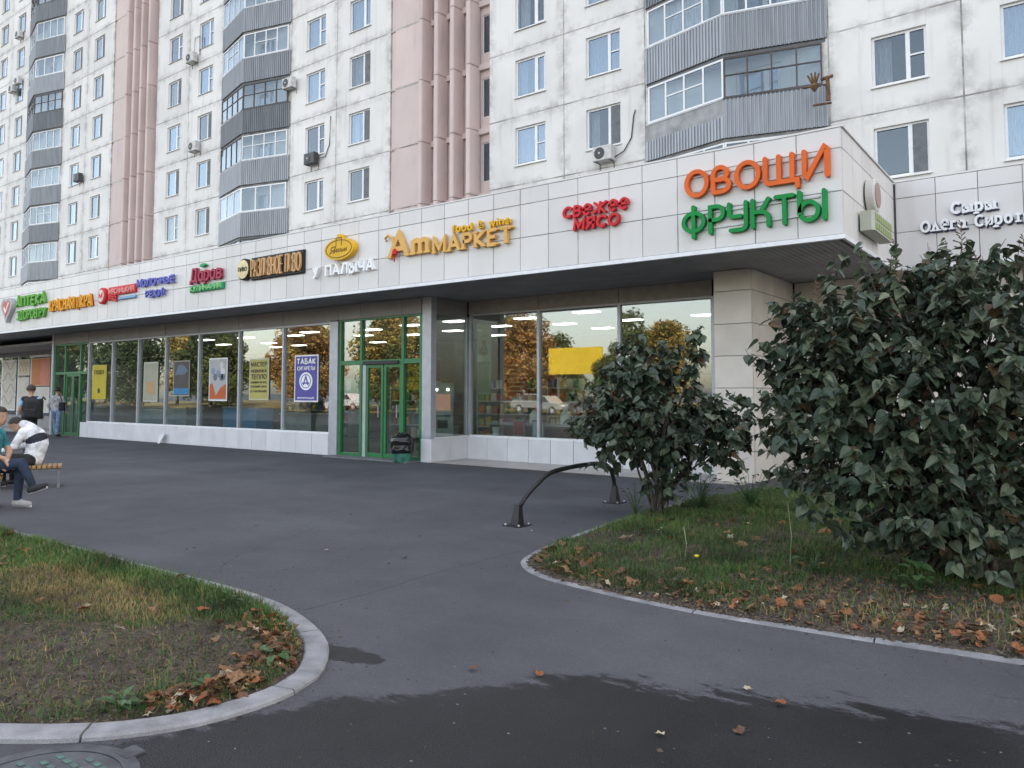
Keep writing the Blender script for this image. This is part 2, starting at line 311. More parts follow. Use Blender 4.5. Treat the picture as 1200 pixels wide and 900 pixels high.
def inside(x, y, poly):
    c = False; j = len(poly) - 1
    for i in range(len(poly)):
        a, b = poly[i], poly[j]
        if (a.y > y) != (b.y > y) and x < (b.x - a.x) * (y - a.y) / (b.y - a.y) + a.x: c = not c
        j = i
    return c
def nzv(x, y, s, o=0.): return noise.noise(Vector((x * s + o, y * s - o, o)))
def fbm(x, y, s, o=0.): return nzv(x, y, s, o) + .5 * nzv(x, y, s * 2.1, o + 3) + .25 * nzv(x, y, s * 4.3, o + 9)
M_soil = mat('soil', (.092, .067, .048), .97, col2=(.026, .019, .014), scale=9, bump=1., bscale=55, detail=10)
def soil(name, poly, x0, x1, y0, y1, zf, step):
    bm = bmesh.new(); nx = int((x1 - x0) / step); ny = int((y1 - y0) / step); V = {}
    def vert(i, j):
        if (i, j) not in V:
            x, y = x0 + i * step, y0 + j * step; V[i, j] = bm.verts.new((x, y, zf(x, y)))
        return V[i, j]
    for i in range(nx):
        for j in range(ny):
            if inside(x0 + (i + .5) * step, y0 + (j + .5) * step, poly):
                bm.faces.new((vert(i, j), vert(i + 1, j), vert(i + 1, j + 1), vert(i, j + 1)))
    me = bpy.data.meshes.new(name); bm.to_mesh(me); bm.free(); me.materials.append(M_soil)
    me.polygons.foreach_set('use_smooth', [True] * len(me.polygons)); return struct(put(name, me))
zL = lambda x, y: .045 + .028 * fbm(x, y, 1.3, 5) + .012 * nzv(x, y, 9) + .03 * max(0, min(1, (y - 2.6)))
zR = lambda x, y: .04 + .03 * fbm(x, y, 1.1, 2) + .014 * nzv(x, y, 8)
L_poly = offset(LP, -.06); R_poly = offset(RP, -.05)
from mathutils import kdtree
def edge_fade(path, inner, zf):      # the soil dips to meet the kerb
    kd = kdtree.KDTree(len(path)); [kd.insert((p.x, p.y, 0), i) for i, p in enumerate(path)]; kd.balance()
    def f(x, y):
        d = kd.find((x, y, 0))[2]; t = max(0, min(1, (d - inner) / .14)); return .006 + (zf(x, y) - .006) * t
    return f
LG = offset(LP, -.175); RG = offset(RP, -.125); zL = edge_fade(LP, .13, zL); zR = edge_fade(RP, .06, zR)
soil('lawn_soil', L_poly, -16, -3.2, -2.1, 3.9, zL, .045)
soil('shrub_bed_soil', R_poly, -5, 9, 5.2, 13, zR, .07)

# grass: one uncountable mass for each bed
M_grass = [mat('grass blade green', (.05, .135, .022), .6, var=.3, scale=1.5, trans=.25),
           mat('grass blade olive', (.10, .135, .03), .65, var=.3, scale=1.5, trans=.25),
           mat('grass blade straw', (.25, .19, .075), .8, var=.3, scale=1.5, trans=.2)]
def grass(name, label, poly, n, bounds, dens, zf, hgt, parts=None):
    m = MB(); x0, x1, y0, y1 = bounds; k = 0; tries = 0; rnd = random.random
    while k < n and tries < n * 40:
        tries += 1; x = x0 + (x1 - x0) * rnd(); y = y0 + (y1 - y0) * rnd()
        d, dry, hh = dens(x, y)
        if rnd() > d or not inside(x, y, poly): continue
        k += 1; h = hh * hgt * (.45 + .9 * rnd()); w = .0016 + .0018 * rnd() * (1 + .05 * (x * x + y * y) ** .5); a = rnd() * 6.283; ln = h * (.25 + .9 * rnd())
        dx, dy = math.cos(a), math.sin(a); z = zf(x, y) - .006
        mi = 2 if rnd() < dry else (0 if rnd() < .62 else 1)
        px, py = -dy * w, dx * w
        m.add([(x - px, y - py, z), (x + px, y + py, z), (x + dx * ln * .35 + px * .7, y + dy * ln * .35 + py * .7, z + h * .62), (x + dx * ln * .35 - px * .7, y + dy * ln * .35 - py * .7, z + h * .62), (x + dx * ln, y + dy * ln, z + h)], [(0, 1, 2, 3), (3, 2, 4)], mi)
    o = m.build(name, M_grass); o['kind'] = 'stuff'; o['label'] = label; o['category'] = 'grass'; return o
def bump01(x, y, cx, cy, rx, ry): return max(0, 1 - ((x - cx) / rx) ** 2 - ((y - cy) / ry) ** 2)
def densL(x, y):
    edge = max(0, min(1, (y - 2.9) / .5))                          # lush strip along the far kerb
    bare = bump01(x, y, -4.35, 2.72, .75, .42) + bump01(x, y, -4.9, 2.05, .95, .6)
    d = .62 + .5 * fbm(x, y, 1.6, 11) - 1.0 * min(1, bare * 1.7) + .35 * edge
    if bump01(x, y, -3.72, 2.35, .3, .45) > 0: d += .35
    if x > -4.2 and y > 2.95: d -= .35
    straw = bump01(x, y, -6.3, 2.85, 1.5, .42)
    return max(.14, min(1, d)), .1 + .75 * min(1, straw * 1.5) + .15 * (d < .4), .55 + .55 * edge
def densR(x, y):
    d = .62 + .85 * fbm(x, y, 1.3, 4)
    if y < 6.9 and x > -2.0: d -= .5 * min(1, (x + 2.3) * 1.4)
    if bump01(x, y, -.6, 7.6, 1.6, 1.2) > .2: d -= .35
    return max(.16, min(1, d)), .10 + (.35 if x > -1.9 and y < 6.8 else 0), .75 + .4 * fbm(x, y, 1.9, 8)
grass('lawn_grass', 'patchy green and straw coloured grass in the left kerbed bed', LG, 80000, (-10.5, -3.3, 1.0, 3.75), densL, zL, .07)
grass('shrub_bed_grass', 'green autumn grass of the right bed under the shrubs', RG, 110000, (-4.8, 2.5, 5.35, 12.9), densR, zR, .085)

# ------------------------------------------------------------------ apartment tower
TY = 25.0; PITCH = 2.85; Z0 = 7.23
tower = thing('apartment_building', 'tall whitewashed concrete panel apartment block with pink stair bays behind the shops', 'building', (0, 0, 0))
MESH = {}
def shared(key, fn):
    if key not in MESH: MESH[key] = fn()
    return MESH[key]
def zvis(X): return 1.6 + (470 / 900) * (abs(X) * .598 + 25 * .802) + 3.2
def panel_mesh(w, win, h=PITCH):
    # origin: lower left front corner; win = list of (x0,x1,z0,z1)
    g = .022
    def f():
        m = MB(); x0, x1, z0, z1 = g, w - g, g, h - g
        if not win: m.slab(x0, x1, 0, .3, z0, z1, .015)
        else:
            a, b, c, d = win
            m.slab(x0, a, 0, .3, z0, z1, .008); m.slab(b, x1, 0, .3, z0, z1, .008)
            m.box(a, b, .003, .3, z0, c); m.box(a, b, .003, .3, d, z1)
        return m.mesh('wall_panel', M_white)
    return shared(('panel', w, tuple(win) if win else None, h), f)
def window_meshes():
    W, H = 1.5, 1.57
    def frame():
        m = MB(); t = .075
        m.box(0, W, .09, .17, 0, t); m.box(0, W, .09, .17, H - t, H); m.box(0, t, .09, .17, t, H - t); m.box(W - t, W, .09, .17, t, H - t)
        m.box(.93, 1.05, .085, .17, t, H - t); return m.mesh('window', M_pvc)
    def sash():
        m = MB(); m.box(1.05, 1.09, .08, .13, .075, H - .075); m.box(1.385, 1.425, .08, .13, .075, H - .075); m.box(1.09, 1.385, .08, .13, .075, .115); m.box(1.09, 1.385, .08, .13, H - .115, H - .075); return m.mesh('sash', M_pvc)
    def net():
        m = MB(); m.box(1.05, 1.425, .068, .078, .06, H - .06); m.box(1.04, 1.435, .064, .074, H * .5 - .012, H * .5 + .012); return m.mesh('insect_screen', [mat('insect screen', (.16, .17, .18), .8)])
    def rail():
        m = MB(); m.box(1.05, 1.425, .075, .13, H * .48, H * .48 + .05); return m.mesh('transom', M_pvc)
    def pane(a, b, g=None):
        m = MB(); m.box(a, b, .12, .128, .1, H - .1); return m.mesh('pane', g or M_glass)
    def sill():
        m = MB(); m.add([(-.05, -.06, -.05), (W + .05, -.06, -.05), (W + .05, .1, -.01), (-.05, .1, -.01), (-.05, -.06, -.062), (W + .05, -.06, -.062)], [(0, 1, 2, 3), (4, 5, 1, 0)]); return m.mesh('sill', M_sill)
    def curtain(kind):
        m = MB(); n = 34; vs = []; fs = []
        for i in range(n + 1):
            x = .05 + (W - .1) * i / n; y = .36 + .03 * math.sin(i * 1.9) + .012 * math.sin(i * 4.1)
            if kind == 1 and .5 < x < 1.0: y += .02
            vs += [(x, y, .02), (x, y, H)]
        for i in range(n):
            x = .05 + (W - .1) * (i + .5) / n
            if kind == 1 and .42 < x < 1.02: continue
            if kind == 2 and x > .5: continue
            fs.append((2 * i, 2 * i + 2, 2 * i + 3, 2 * i + 1))
        m.add(vs, fs); return m.mesh('curtain', M_curt)
    return dict(frame=frame(), sash=sash(), net=net(), rail=rail(), p1=pane(.07, .94), p2=pane(1.04, 1.43), q1=pane(.07, .94, M_glass2), q2=pane(1.04, 1.43, M_glass2), sill=sill(), c=[curtain(0), curtain(1), curtain(2)])
WM = window_meshes(); rw = random.Random(3)
def add_window(x, z, y=TY, parent=tower):
    w = put('window', WM['frame'], parent, (x, y, z))
    old = rw.random() < .4; put('pane', WM['q1' if old else 'p1'], w); put('pane', WM['q2' if old else 'p2'], w); put('sill', WM['sill'], w)
    r = rw.random()
    if r < .45: put('insect_screen', WM['net'], w)
    elif r < .75: put('sash', WM['sash'], w)
    else: put('transom', WM['rail'], w)
    r = rw.random()
    if r < .42: put('curtain', WM['c'][0], w)
    elif r < .62: put('curtain', WM['c'][1], w)
    elif r < .8: put('curtain', WM['c'][2], w)
    return w
COLS = [(0, 3.76, 1.38), (3.76, 7.3, 4.78), (7.3, 13.7, None), (13.7, 17.36, 14.95), (17.36, 21.2, 18.3)]
SECT = [-73.98, -46.98, -19.84]
ROOF = 38.6; NROW = int((ROOF - Z0) / PITCH) + 1
# backing: body of the block, joints show it
mb = MB()
mb.box(-82, 60, TY + .8, TY + 13, 0, Z0 + PITCH * 10); mb.build('core', [M_dark], tower)
def joints(x0, x1, name='joint_sealant'):
    m = MB()
    zs = [Z0 + PITCH * k for k in range(-1, 11)]
    for z in zs: m.box(x0, x1, TY + .006, TY + .3, z - .03, z + .03)
    return m
for sx in SECT:
    m = joints(sx, sx + 21.2)
    for c in COLS[1:]: m.box(sx + c[0] - .03, sx + c[0] + .03, TY + .008, TY + .295, Z0 - PITCH, Z0 + PITCH * 10)
    m.build('joint_sealant', M_joint, tower)
    for a, b, wx in COLS:
        for k in range(-1, 10):
            z = Z0 + PITCH * k
            vis = z < zvis(sx + a)
            win = None
            if wx is not None: win = (round(wx - a, 3), round(wx - a + 1.5, 3), .82, 2.39)
            else: win = (3.4, 4.9, .82, 2.39)
            if not vis: win = None
            put('wall_panel', panel_mesh(round(b - a, 3), win), tower, (sx + a, TY, z))
            if vis and win and k > -1: add_window(sx + a + win[0], z + .82)
    # plain end returns
# pink stair bays
def pink(x0, w):
    m = joints(x0, x0 + 1.95); m.build('joint_sealant', M_joint, tower)
    for k in range(-1, 10):
        z = Z0 + PITCH * k
        def f():
            q = MB(); q.slab(.02, .27, .06, .3, .02, PITCH - .02, .012); q.slab(.3, 1.95, .0, .3, .02, PITCH - .02, .012); return q.mesh('pink_panel', M_pink)
        put('pink_panel', shared(('pink',), f), tower, (x0, TY, z))
        # recessed back wall of the bay with slit windows
        def g():
            q = MB(); xs = [1.97, 2.42, 2.75, 3.3, 3.62, 4.18, 4.5, 5.12, 5.7, w - .02]
            for i in range(0, len(xs), 2): q.box(xs[i], xs[i + 1], .55, .75, 0, PITCH)
            for i in range(1, len(xs) - 1, 2): q.box(xs[i], xs[i + 1], .552, .752, 0, .62); q.box(xs[i], xs[i + 1], .552, .752, 2.35, PITCH)
            q.box(1.97, w - .02, .40, .555, -.16, .1)
            q.box(1.93, 1.968, .301, .76, 0, PITCH); q.box(w - .018, w + .02, .301, .76, 0, PITCH)
            return q.mesh('bay_wall', M_pink)
        put('bay_wall', shared(('bay', w), g), tower, (x0, TY, z))
        if z > zvis(x0): continue
        for i, (a, b) in enumerate(((2.42, 2.75), (3.3, 3.62), (4.18, 4.5), (5.12, 5.7))):
            def fr(a=a, b=b):
                q = MB(); t = .04
                q.box(a, b, .6, .66, .62, .62 + t); q.box(a, b, .6, .66, 2.35 - t, 2.35); q.box(a, a + t, .6, .66, .62 + t, 2.35 - t); q.box(b - t, b, .6, .66, .62 + t, 2.35 - t); return q.mesh('stair_window', M_pvc if b - a > .5 else M_oldframe)
            def pn(a=a, b=b):
                q = MB(); q.box(a + .03, b - .03, .62, .63, .64, 2.33); return q.mesh('pane', M_glass)
            wo = put('stair_window', shared(('sw', i), fr), tower, (x0, TY, z)); put('pane', shared(('swp', i), pn), wo)
    for fx in (2.05, 3.0, 3.95, 4.88):
        for k in range(-1, 10):
            def fin():
                q = MB(); q.prism([(-.17, .5), (-.11, -.13), (-.07, -.17), (.07, -.17), (.11, -.13), (.17, .5)], .012, PITCH - .012); return q.mesh('fin', M_pink)
            put('fin', shared(('fin',), fin), tower, (x0 + fx, TY, Z0 + PITCH * k))
pink(-79.9, 5.92); pink(-52.78, 5.80); pink(-25.78, 5.94); pink(1.36, 5.94)
mb = MB(); mb.box(7.3, 60, TY, TY + .3, 0, Z0 + PITCH * 10); mb.box(-82, -79.9, TY, TY + .3, 0, Z0 + PITCH * 10); mb.build('plain_wall', M_white, tower)
mb = MB(); mb.box(-82.2, 60.2, TY - .3, TY + 13, Z0 + PITCH * 10, Z0 + PITCH * 10 + .6); mb.build('roof', M_slab, tower)

# prow shaped balconies
BX = [(0, 0.), (3.25, -.82), (6.36, 0.)]
def corrugated(p, q, z0, z1, pitch=.125, depth=.045):
    p, q = Vector(p), Vector(q); L = (q - p).length; d = (q - p) / L; nn = Vector((d.y, -d.x)); n = max(2, int(L / pitch)); m = MB(); vs = []
    prof = [(0, 0), (.42, 0), (.55, depth), (.87, depth)]
    pts = []
    for i in range(n):
        for t, h in prof: pts.append(p + d * (L * (i + t) / n) + nn * h)
    pts.append(q)
    for a in pts: vs += [(a.x, a.y, z0), (a.x, a.y, z1)]
    m.add(vs, [(2 * i, 2 * i + 2, 2 * i + 3, 2 * i + 1) for i in range(len(pts) - 1)]); return m
def facet_frame(p, q, z0, z1, n, t, mid=0, mi=0):
    # glazing frame in the vertical plane through p-q: bars as boxes in local coordinates
    p, q = Vector(p), Vector(q); L = (q - p).length; m = MB(); u = (q - p) / L; nn = Vector((-u.y, u.x))
    def bar(a, b, c, d):
        vs = []
        for s, h in ((a, c), (b, c), (b, d), (a, d)):
            for o in (-.03, .03):
                w = p + u * s + nn * o; vs.append((w.x, w.y, h))
        m.add(vs, [(0, 2, 4, 6), (7, 5, 3, 1), (0, 1, 3, 2), (2, 3, 5, 4), (4, 5, 7, 6), (6, 7, 1, 0)])
    bar(0, L, z0, z0 + t); bar(0, L, z1 - t, z1)
    for i in range(n + 1):
        s = max(t / 2, min(L - t / 2, L * i / n)); bar(s - t / 2, s + t / 2, z0 + t + .001, z1 - t - .001)
    if mid:
        for i in range(n):
            if mid == 2 and i % 3 == 0: continue
            bar(L * i / n + t / 2 + .001, L * (i + 1) / n - t / 2 - .001, z0 + (z1 - z0) * .55, z0 + (z1 - z0) * .55 + t * .7)
    return m
def facet_pane(p, q, z0, z1, a, b):
    p, q = Vector(p), Vector(q); u = (q - p); m = MB(); A = p + u * a; B = p + u * b; nn = Vector((-u.y, u.x)).normalized() * .004
    vs = [(A.x - nn.x, A.y - nn.y, z0), (B.x - nn.x, B.y - nn.y, z0), (B.x - nn.x, B.y - nn.y, z1), (A.x - nn.x, A.y - nn.y, z1), (A.x + nn.x, A.y + nn.y, z0), (B.x + nn.x, B.y + nn.y, z0), (B.x + nn.x, B.y + nn.y, z1), (A.x + nn.x, A.y + nn.y, z1)]
    m.add(vs, [(0, 1, 2, 3), (7, 6, 5, 4), (0, 4, 5, 1), (1, 5, 6, 2), (2, 6, 7, 3), (3, 7, 4, 0)]); return m
M_corr2 = mat('corrugated steel dark', (.20, .21, .225), .45, var=.1, scale=1.2, objvar=.2, metal=.2, stretch=(5, 5, .4))
M_patch = mat('patched render', (.42, .42, .42), .9, col2=(.25, .25, .26), scale=2.5)
M_rail = mat('balcony rail', (.12, .125, .135), .5)
def balcony(sx, k, style):
    z = Z0 + PITCH * k; x = sx + 7.32; inset = .07
    P = [(0, -.0), (3.25, -.82), (6.36, -.0)]
    m = MB(); m.prism([(0, -.002), (3.25, -.82), (6.36, -.002)], -.1, .06); b = m.build('balcony', M_slab, tower, loc=(x, TY, z))
    for i in (0, 1):
        o = [(.01, -.03), (3.25, -.85), (6.35, -.03)]
        z0 = -.1
        if style == 'patch' and i == 0:
            corrugated(o[0], o[1], -.1, .62).build('parapet', M_corr, b)
            q = MB(); q.prism([(.01, -.035), (3.25, -.855), (3.25, -.80), (.01, .0)], .625, 1.2); q.build('parapet', M_patch, b)
        else:
            corrugated(o[i], o[i + 1], -.1, 1.2).build('parapet', M_corr2 if style == 'dark' else M_corr, b)
        r = facet_frame(o[i], o[i + 1], 1.2, 1.26, 1, .055); r.build('handrail', M_rail if style in ('dark', 'patch') and i else M_pvc, b)
    # glazing
    e = [(.14, -.06), (3.25, -.78), (6.2, -.06)]
    for i in (0, 1):
        st = {'white': (M_pvc, 4, .06, 2), 'big': (M_pvc, 3, .07, 0), 'dark': (M_oldframe, 4, .05, 1), 'patch': (M_pvc if i == 0 else M_oldframe, 4, .07 if i == 0 else .05, 2 if i == 0 else 1), 'plain': (M_pvc, 4, .05, 0), 'darkleft': (M_oldframe if i == 0 else M_pvc, 4, .055, 1 if i else 0)}[style]
        fm, n, t, mid = st
        g = facet_frame(e[i], e[i + 1], 1.262, 2.62, n, t, mid).build('glazing_frame', fm, b)
        for j in range(n): facet_pane(e[i], e[i + 1], 1.3, 2.58, (j + .03) / n, (j + .97) / n).build('pane', M_glass2, b)
    if style in ('white', 'plain', 'big'):
        q = MB(); n = 40; vs = []
        A, B = (Vector(e[0]), Vector(e[1])) if style != 'plain' else (Vector(e[1]), Vector(e[2]))
        a0, a1 = (.1, .8) if style == 'white' else (.25, .95)
        for i in range(n + 1):
            p = A.lerp(B, a0 + (a1 - a0) * i / n) + Vector((0, .22 + .02 * math.sin(i * 1.7))); vs += [(p.x, p.y, 1.2), (p.x, p.y, 2.6)]
        q.add(vs, [(2 * i, 2 * i + 2, 2 * i + 3, 2 * i + 1) for i in range(n)]); q.build('curtain', M_curt, b)
    q = MB(); q.prism([(.05, -.004), (3.25, -.8), (6.3, -.004)], 2.64, 2.74); q.build('canopy_board', M_rail if style in ('dark', 'patch') else M_slab, b)
styles = ['white', 'plain', 'darkleft', 'white', 'dark', 'big', 'plain', 'dark', 'white', 'plain']
for si, sx in enumerate(SECT):
    for k in range(0, 10):
        if Z0 + PITCH * k > zvis(sx + 7.3): continue
        st = styles[(k * 3 + si * 4) % 10]
        if si == 2: st = {0: 'white', 1: 'patch', 2: 'white'}.get(k, st)
        if si == 1: st = {1: 'big', 2: 'darkleft', 3: 'dark', 4: 'white', 5: 'plain', 6: 'white'}.get(k, st)
        if si == 0: st = {1: 'plain', 2: 'white', 3: 'plain', 4: 'plain', 5: 'dark', 6: 'big', 7: 'plain'}.get(k, st)
        balcony(sx, k, st)

# air conditioners on the facade
M_ac = mat('air conditioner casing', (.6, .59, .57), .5, var=.12, scale=6)
M_acdark = mat('fan grille', (.05, .05, .055), .5)
M_cable = mat('black cable', (.02, .02, .022), .5)
def ac(x, z, label, cable=None, dark=False):
    t = thing('air_conditioner', label, 'air conditioner', (x, TY, z), 0, 'air conditioners on the tower')
    m = MB(); m.slab(-.4, .4, -.42, -.12, 0, .56, .02); m.build('casing', M_acdark if dark else M_ac, t)
    m = MB(); m.lathe([(.2, 0), (.22, -.012), (.2, -.02), (.05, -.022)], (-.1, -.42, .28), 20, 0, 'y'); m.build('fan_grille', M_acdark, t)
    m = MB(); m.lathe([(.045, 0), (.03, -.02)], (-.1, -.442, .28), 10, 0, 'y'); m.build('fan_hub', M_ac, t)
    for s in (-.3, .3):
        m = MB(); m.box(s - .015, s + .015, -.42, 0, -.03, -.002); m.box(s - .015, s + .015, -.02, .0, -.25, -.03); m.build('bracket', M_rail, t)
    if cable: m = MB(); m.tube(cable, .022, 6); m.build('cable', M_cable, t)
ac(-14.15, 10.25, 'white air conditioner with a bent black hose under the window above the red meat sign', [(.4, -.15, .1), (.75, -.06, .3), (1.05, -.04, .75), (1.15, -.04, 1.55), (1.22, -.04, 1.75)])
ac(-31.2, 13.2, 'dark air conditioner with a long looped cable above the yellow oval sign', [(.4, -.15, .25), (.85, -.05, .3), (1.15, -.04, .9), (1.2, -.04, 2.3)], True)
ac(-33.1, 17.6, 'pale air conditioner at the right edge of the middle balcony stack')
ac(-42.1, 15.95, 'air conditioner under a window beside the middle balcony stack, lower of two')
ac(-42.6, 21.5, 'air conditioner between two windows beside the middle balcony stack, upper of two', [(0, -.1, .56), (0, -.05, 1.6), (.5, -.04, 1.6), (.55, -.04, .4)])
ac(-57.0, 16.6, 'dark small air conditioner beside the left pink bay', None, True)
ac(-68.3, 30.3, 'air conditioner at the top left of the tower, highest by the left balconies')
ac(-69.2, 26.0, 'air conditioner on the far left wall, left one of a close pair')
ac(-68.1, 26.4, 'air conditioner on the far left wall, right one of a close pair')
t = thing('rusty_bracket', 'rusty forked metal bracket sticking out beside the right balcony', 'bracket', (-6.35, 24.1, 11.05))
M_rust = mat('rust', (.24, .13, .06), .9, col2=(.05, .035, .03), scale=9)
m = MB()
for a in (-35, -12, 12, 36): m.tube([(0, 0, -.05), (.3 * math.sin(R(a)), -.1, .28 * math.cos(R(a)) + .08)], [.05, .025], 6)
m.lathe([(.02, -.22), (.14, -.05), (.12, .02), (.03, .04)], (0, 0, 0), 10); m.tube([(-.3, -.05, -.05), (0, 0, -.02)], .035, 6); m.build('fork', M_rust, t)
m = MB(); m.tube([(.38, .1, -.55), (.38, .02, .1), (.2, 0, .12), (.55, 0, .16)], [.07, .06, .06, .05], 6); m.tube([(-.1, .2, -.56), (.42, .3, -.56)], .035, 6); m.build('post', M_rust, t)

# ------------------------------------------------------------------ shop podium
shop = thing('shop_building', 'long low shop podium with pale panelled canopy and glass front', 'building')
FY = 11.55; ROWS = [(3.87, 4.50), (4.50, 5.13), (5.13, 5.43)]; PW = .636
def fpanel(w, h):
    def f():
        m = MB(); m.slab(.0045, w - .0045, 0, .03, .0045, h - .0045, .003); return m.mesh('fascia_panel', M_fascia)
    return shared(('fp', round(w, 3), round(h, 3)), f)
for i in range(66):
    for a, b in ROWS: put('fascia_panel', fpanel(PW, b - a), shop, (-2.69 - PW * (i + 1), FY + random.uniform(-.002, .002), a))
for i in range(6):
    for a, b in ROWS: put('fascia_panel', fpanel(.618, b - a), shop, (-2.69, FY + .036 + .618 * i, a), (0, 0, R(90)))
for i in range(13):
    for a, b in ROWS: put('fascia_panel', fpanel(.648, b - a), shop, (-2.66 + .648 * i, 15.3, a))
mb = MB(); mb.box(-44.7, -2.725, FY + .034, FY + .3, 3.86, 5.42); mb.box(-3.0, -2.724, FY + .3, 15.34, 3.86, 5.42); mb.box(-2.72, 5.8, 15.334, 15.6, 3.86, 5.42); mb.build('fascia_backing', M_fgap, shop)
mb = MB(); mb.box(-44.7, -2.67, FY - .02, FY + .06, 3.80, 3.866); mb.box(-2.72, -2.672, FY + .06, 15.3, 3.80, 3.866); mb.box(-2.672, 5.8, 15.27, 15.34, 3.80, 3.866); mb.build('drip_trim', M_trim, shop)
mb = MB(); mb.box(-44.7, -2.664, FY - .006, FY + .32, 5.432, 5.46); mb.box(-3.0, -2.666, FY + .32, 15.3, 5.434, 5.458); mb.box(-2.666, 5.8, 15.29, 15.62, 5.432, 5.46); mb.build('coping', M_fascia, shop)
mb = MB()   # ribbed metal soffit, ribs across the overhang
for i in range(420):
    x0 = -44.7 + i * .1
    if x0 > -2.85: break
    y1 = 15.9 if (x0 > -12.2 or x0 < -31.7) else 13.3
    mb.box(x0 + .004, x0 + .096, FY + .07, y1, 3.822, 3.86)
o = mb.build('soffit_slats', M_soffit, shop); o['kind'] = 'stuff'
mb = MB(); mb.box(-44.7, -2.73, FY + .07, 16, 3.861, 3.9); mb.box(-2.72, 5.8, 15.35, 16, 3.83, 3.87); mb.build('soffit', M_soffit, shop)
mb = MB(); mb.box(-44.7, -2.8, FY + .3, TY + .3, 4.9, 5.2); mb.box(-2.8, 12, 15.6, TY + .3, 4.9, 5.2); mb.build('roof', mat('bitumen roof', (.09, .09, .09), .9), shop)
# glazing of the long shop front
GY = 13.15; GX = [-28.82, -27.1, -25.33, -23.62, -21.71, -19.63, -17.58, -15.57]
rg = random.Random(12)
def gpane(x0, x1, z0, z1, y, name='window_pane', m=None, parent=shop):
    cx, cz = (x0 + x1) / 2, (z0 + z1) / 2; q = MB(); q.box(x0 - cx, x1 - cx, -.006, .006, z0 - cz, z1 - cz); o = q.build(name, m or M_shop, parent, loc=(cx, y + .006, cz))
    o.rotation_euler = (R(rg.uniform(-.25, .25)), 0, R(rg.uniform(-.3, .3))); return o
def mull(x, z0, z1, y, w=.07, d=.12, m=M_alu, name='mullion'):
    q = MB(); q.box(x - w / 2, x + w / 2, y - d / 2, y + d / 2, z0, z1); return q.build(name, m, shop)
for a, b in zip(GX[:-1], GX[1:]): gpane(a + .03, b - .03, .57, 3.42, GY)
for x in GX[:-1]: mull(x, .58, 3.42, GY)
mb = MB(); mb.box(-28.82, -15.6, GY - .07, GY + .07, .535, .58); mb.build('sill', M_trim, shop)
mb = MB(); mb.box(-28.82, -15.6, GY - .05, GY + .05, 3.37, 3.42); mb.build('head_rail', M_alu, shop)
for a, b in zip(GX[:-1], GX[1:]):
    q = MB(); q.slab(a + .008, b - .008, GY - .08, GY, 3.422, 3.82, .006); q.build('band_panel', M_band, shop)
q = MB(); q.slab(-31.65, -28.83, GY - .08, GY, 3.422, 3.82, .006); q.build('band_panel', M_band, shop)
def plinth(x0, x1, y, n, h=.535, rot=0):
    w = (x1 - x0) / n
    for i in range(n):
        def f(): q = MB(); q.slab(.005, w - .005, 0, .05, .004, h, .004); return q.mesh('plinth_tile', M_tile)
        put('plinth_tile', shared(('pt', round(w, 3), h), f), shop, (x0 + i * w, y + random.uniform(-.003, .003), 0))
    q = MB(); q.box(x0, x1, y + .054, y + .2, 0, h - .01); q.build('plinth_core', M_gap, shop)
plinth(-29.2, -15.57, GY - .13, 21)
# left green door bay
def pilaster(x0, x1, y0, y1, z0, z1, m=M_alu): q = MB(); q.box(x0, x1, y0, y1, z0, z1); q.build('pilaster', m, shop)
pilaster(-31.75, -31.6, GY - .1, 15.2, 0, 3.82)
for x in (-31.55, -30.72, -29.48, -28.88): mull(x, .02, 3.42, GY, .07, .1, M_green, 'door_post')
for a, b in ((2.28, 2.37), (3.36, 3.42)): MB().box(-31.5, -28.92, GY - .045, GY + .045, a, b).build('transom', M_green, shop)
for a, b in ((-31.5, -30.76), (-30.68, -29.52), (-29.44, -28.92)): gpane(a, b, 2.37, 3.36, GY)
gpane(-31.5, -30.76, .1, 2.28, GY); gpane(-29.44, -28.92, .1, 2.28, GY)
def leaf(x0, x1, z0, z1, y, m=M_green):
    q = MB(); t = .07
    q.box(x0, x1, y - .025, y + .025, z0, z0 + .1); q.box(x0, x1, y - .025, y + .025, z1 - t, z1); q.box(x0, x0 + t, y - .025, y + .025, z0 + .1, z1 - t); q.box(x1 - t, x1, y - .025, y + .025, z0 + .1, z1 - t)
    d = q.build('sliding_door', m, shop); gpane(x0 + t, x1 - t, z0 + .1, z1 - t, y, 'pane', None, d)
    q = MB(); q.tube([(x1 - .14, y - .05, 1.0), (x1 - .14, y - .05, 1.3)], .012, 6); q.build('handle', M_alu, d); return d
leaf(-30.66, -30.1, .03, 2.27, GY); leaf(-30.08, -29.53, .03, 2.27, GY)
# main entrance
EY = 13.12
pilaster(-15.57, -15.26, EY - .09, EY + .15, .0, 3.42); pilaster(-12.34, -12.06, EY - .06, EY + .12, .54, 3.82)
for x in (-15.2, -14.43, -12.98, -12.39): mull(x, .02, 3.44, EY, .075, .11, M_green, 'door_post')
for a, b in ((2.29, 2.4), (3.4, 3.44)): MB().box(-15.16, -12.43, EY - .05, EY + .05, a, b).build('transom', M_green, shop)
for a, b in ((-15.16, -14.47), (-12.94, -12.43)): MB().box(a, b, EY - .04, EY + .04, .02, .1).build('bottom_rail', M_green, shop)
for a, b in ((-15.16, -14.47), (-14.39, -13.02), (-12.94, -12.43)): gpane(a, b, 2.4, 3.4, EY)
gpane(-15.16, -14.47, .1, 2.29, EY); gpane(-12.94, -12.43, .1, 2.29, EY)
leaf(-14.26, -13.66, .03, 2.28, EY); leaf(-13.63, -13.03, .03, 2.28, EY)
mb = MB(); mb.box(-14.39, -14.27, EY - .03, EY + .03, .02, 2.28); mb.build('door_jamb', M_alu, shop)
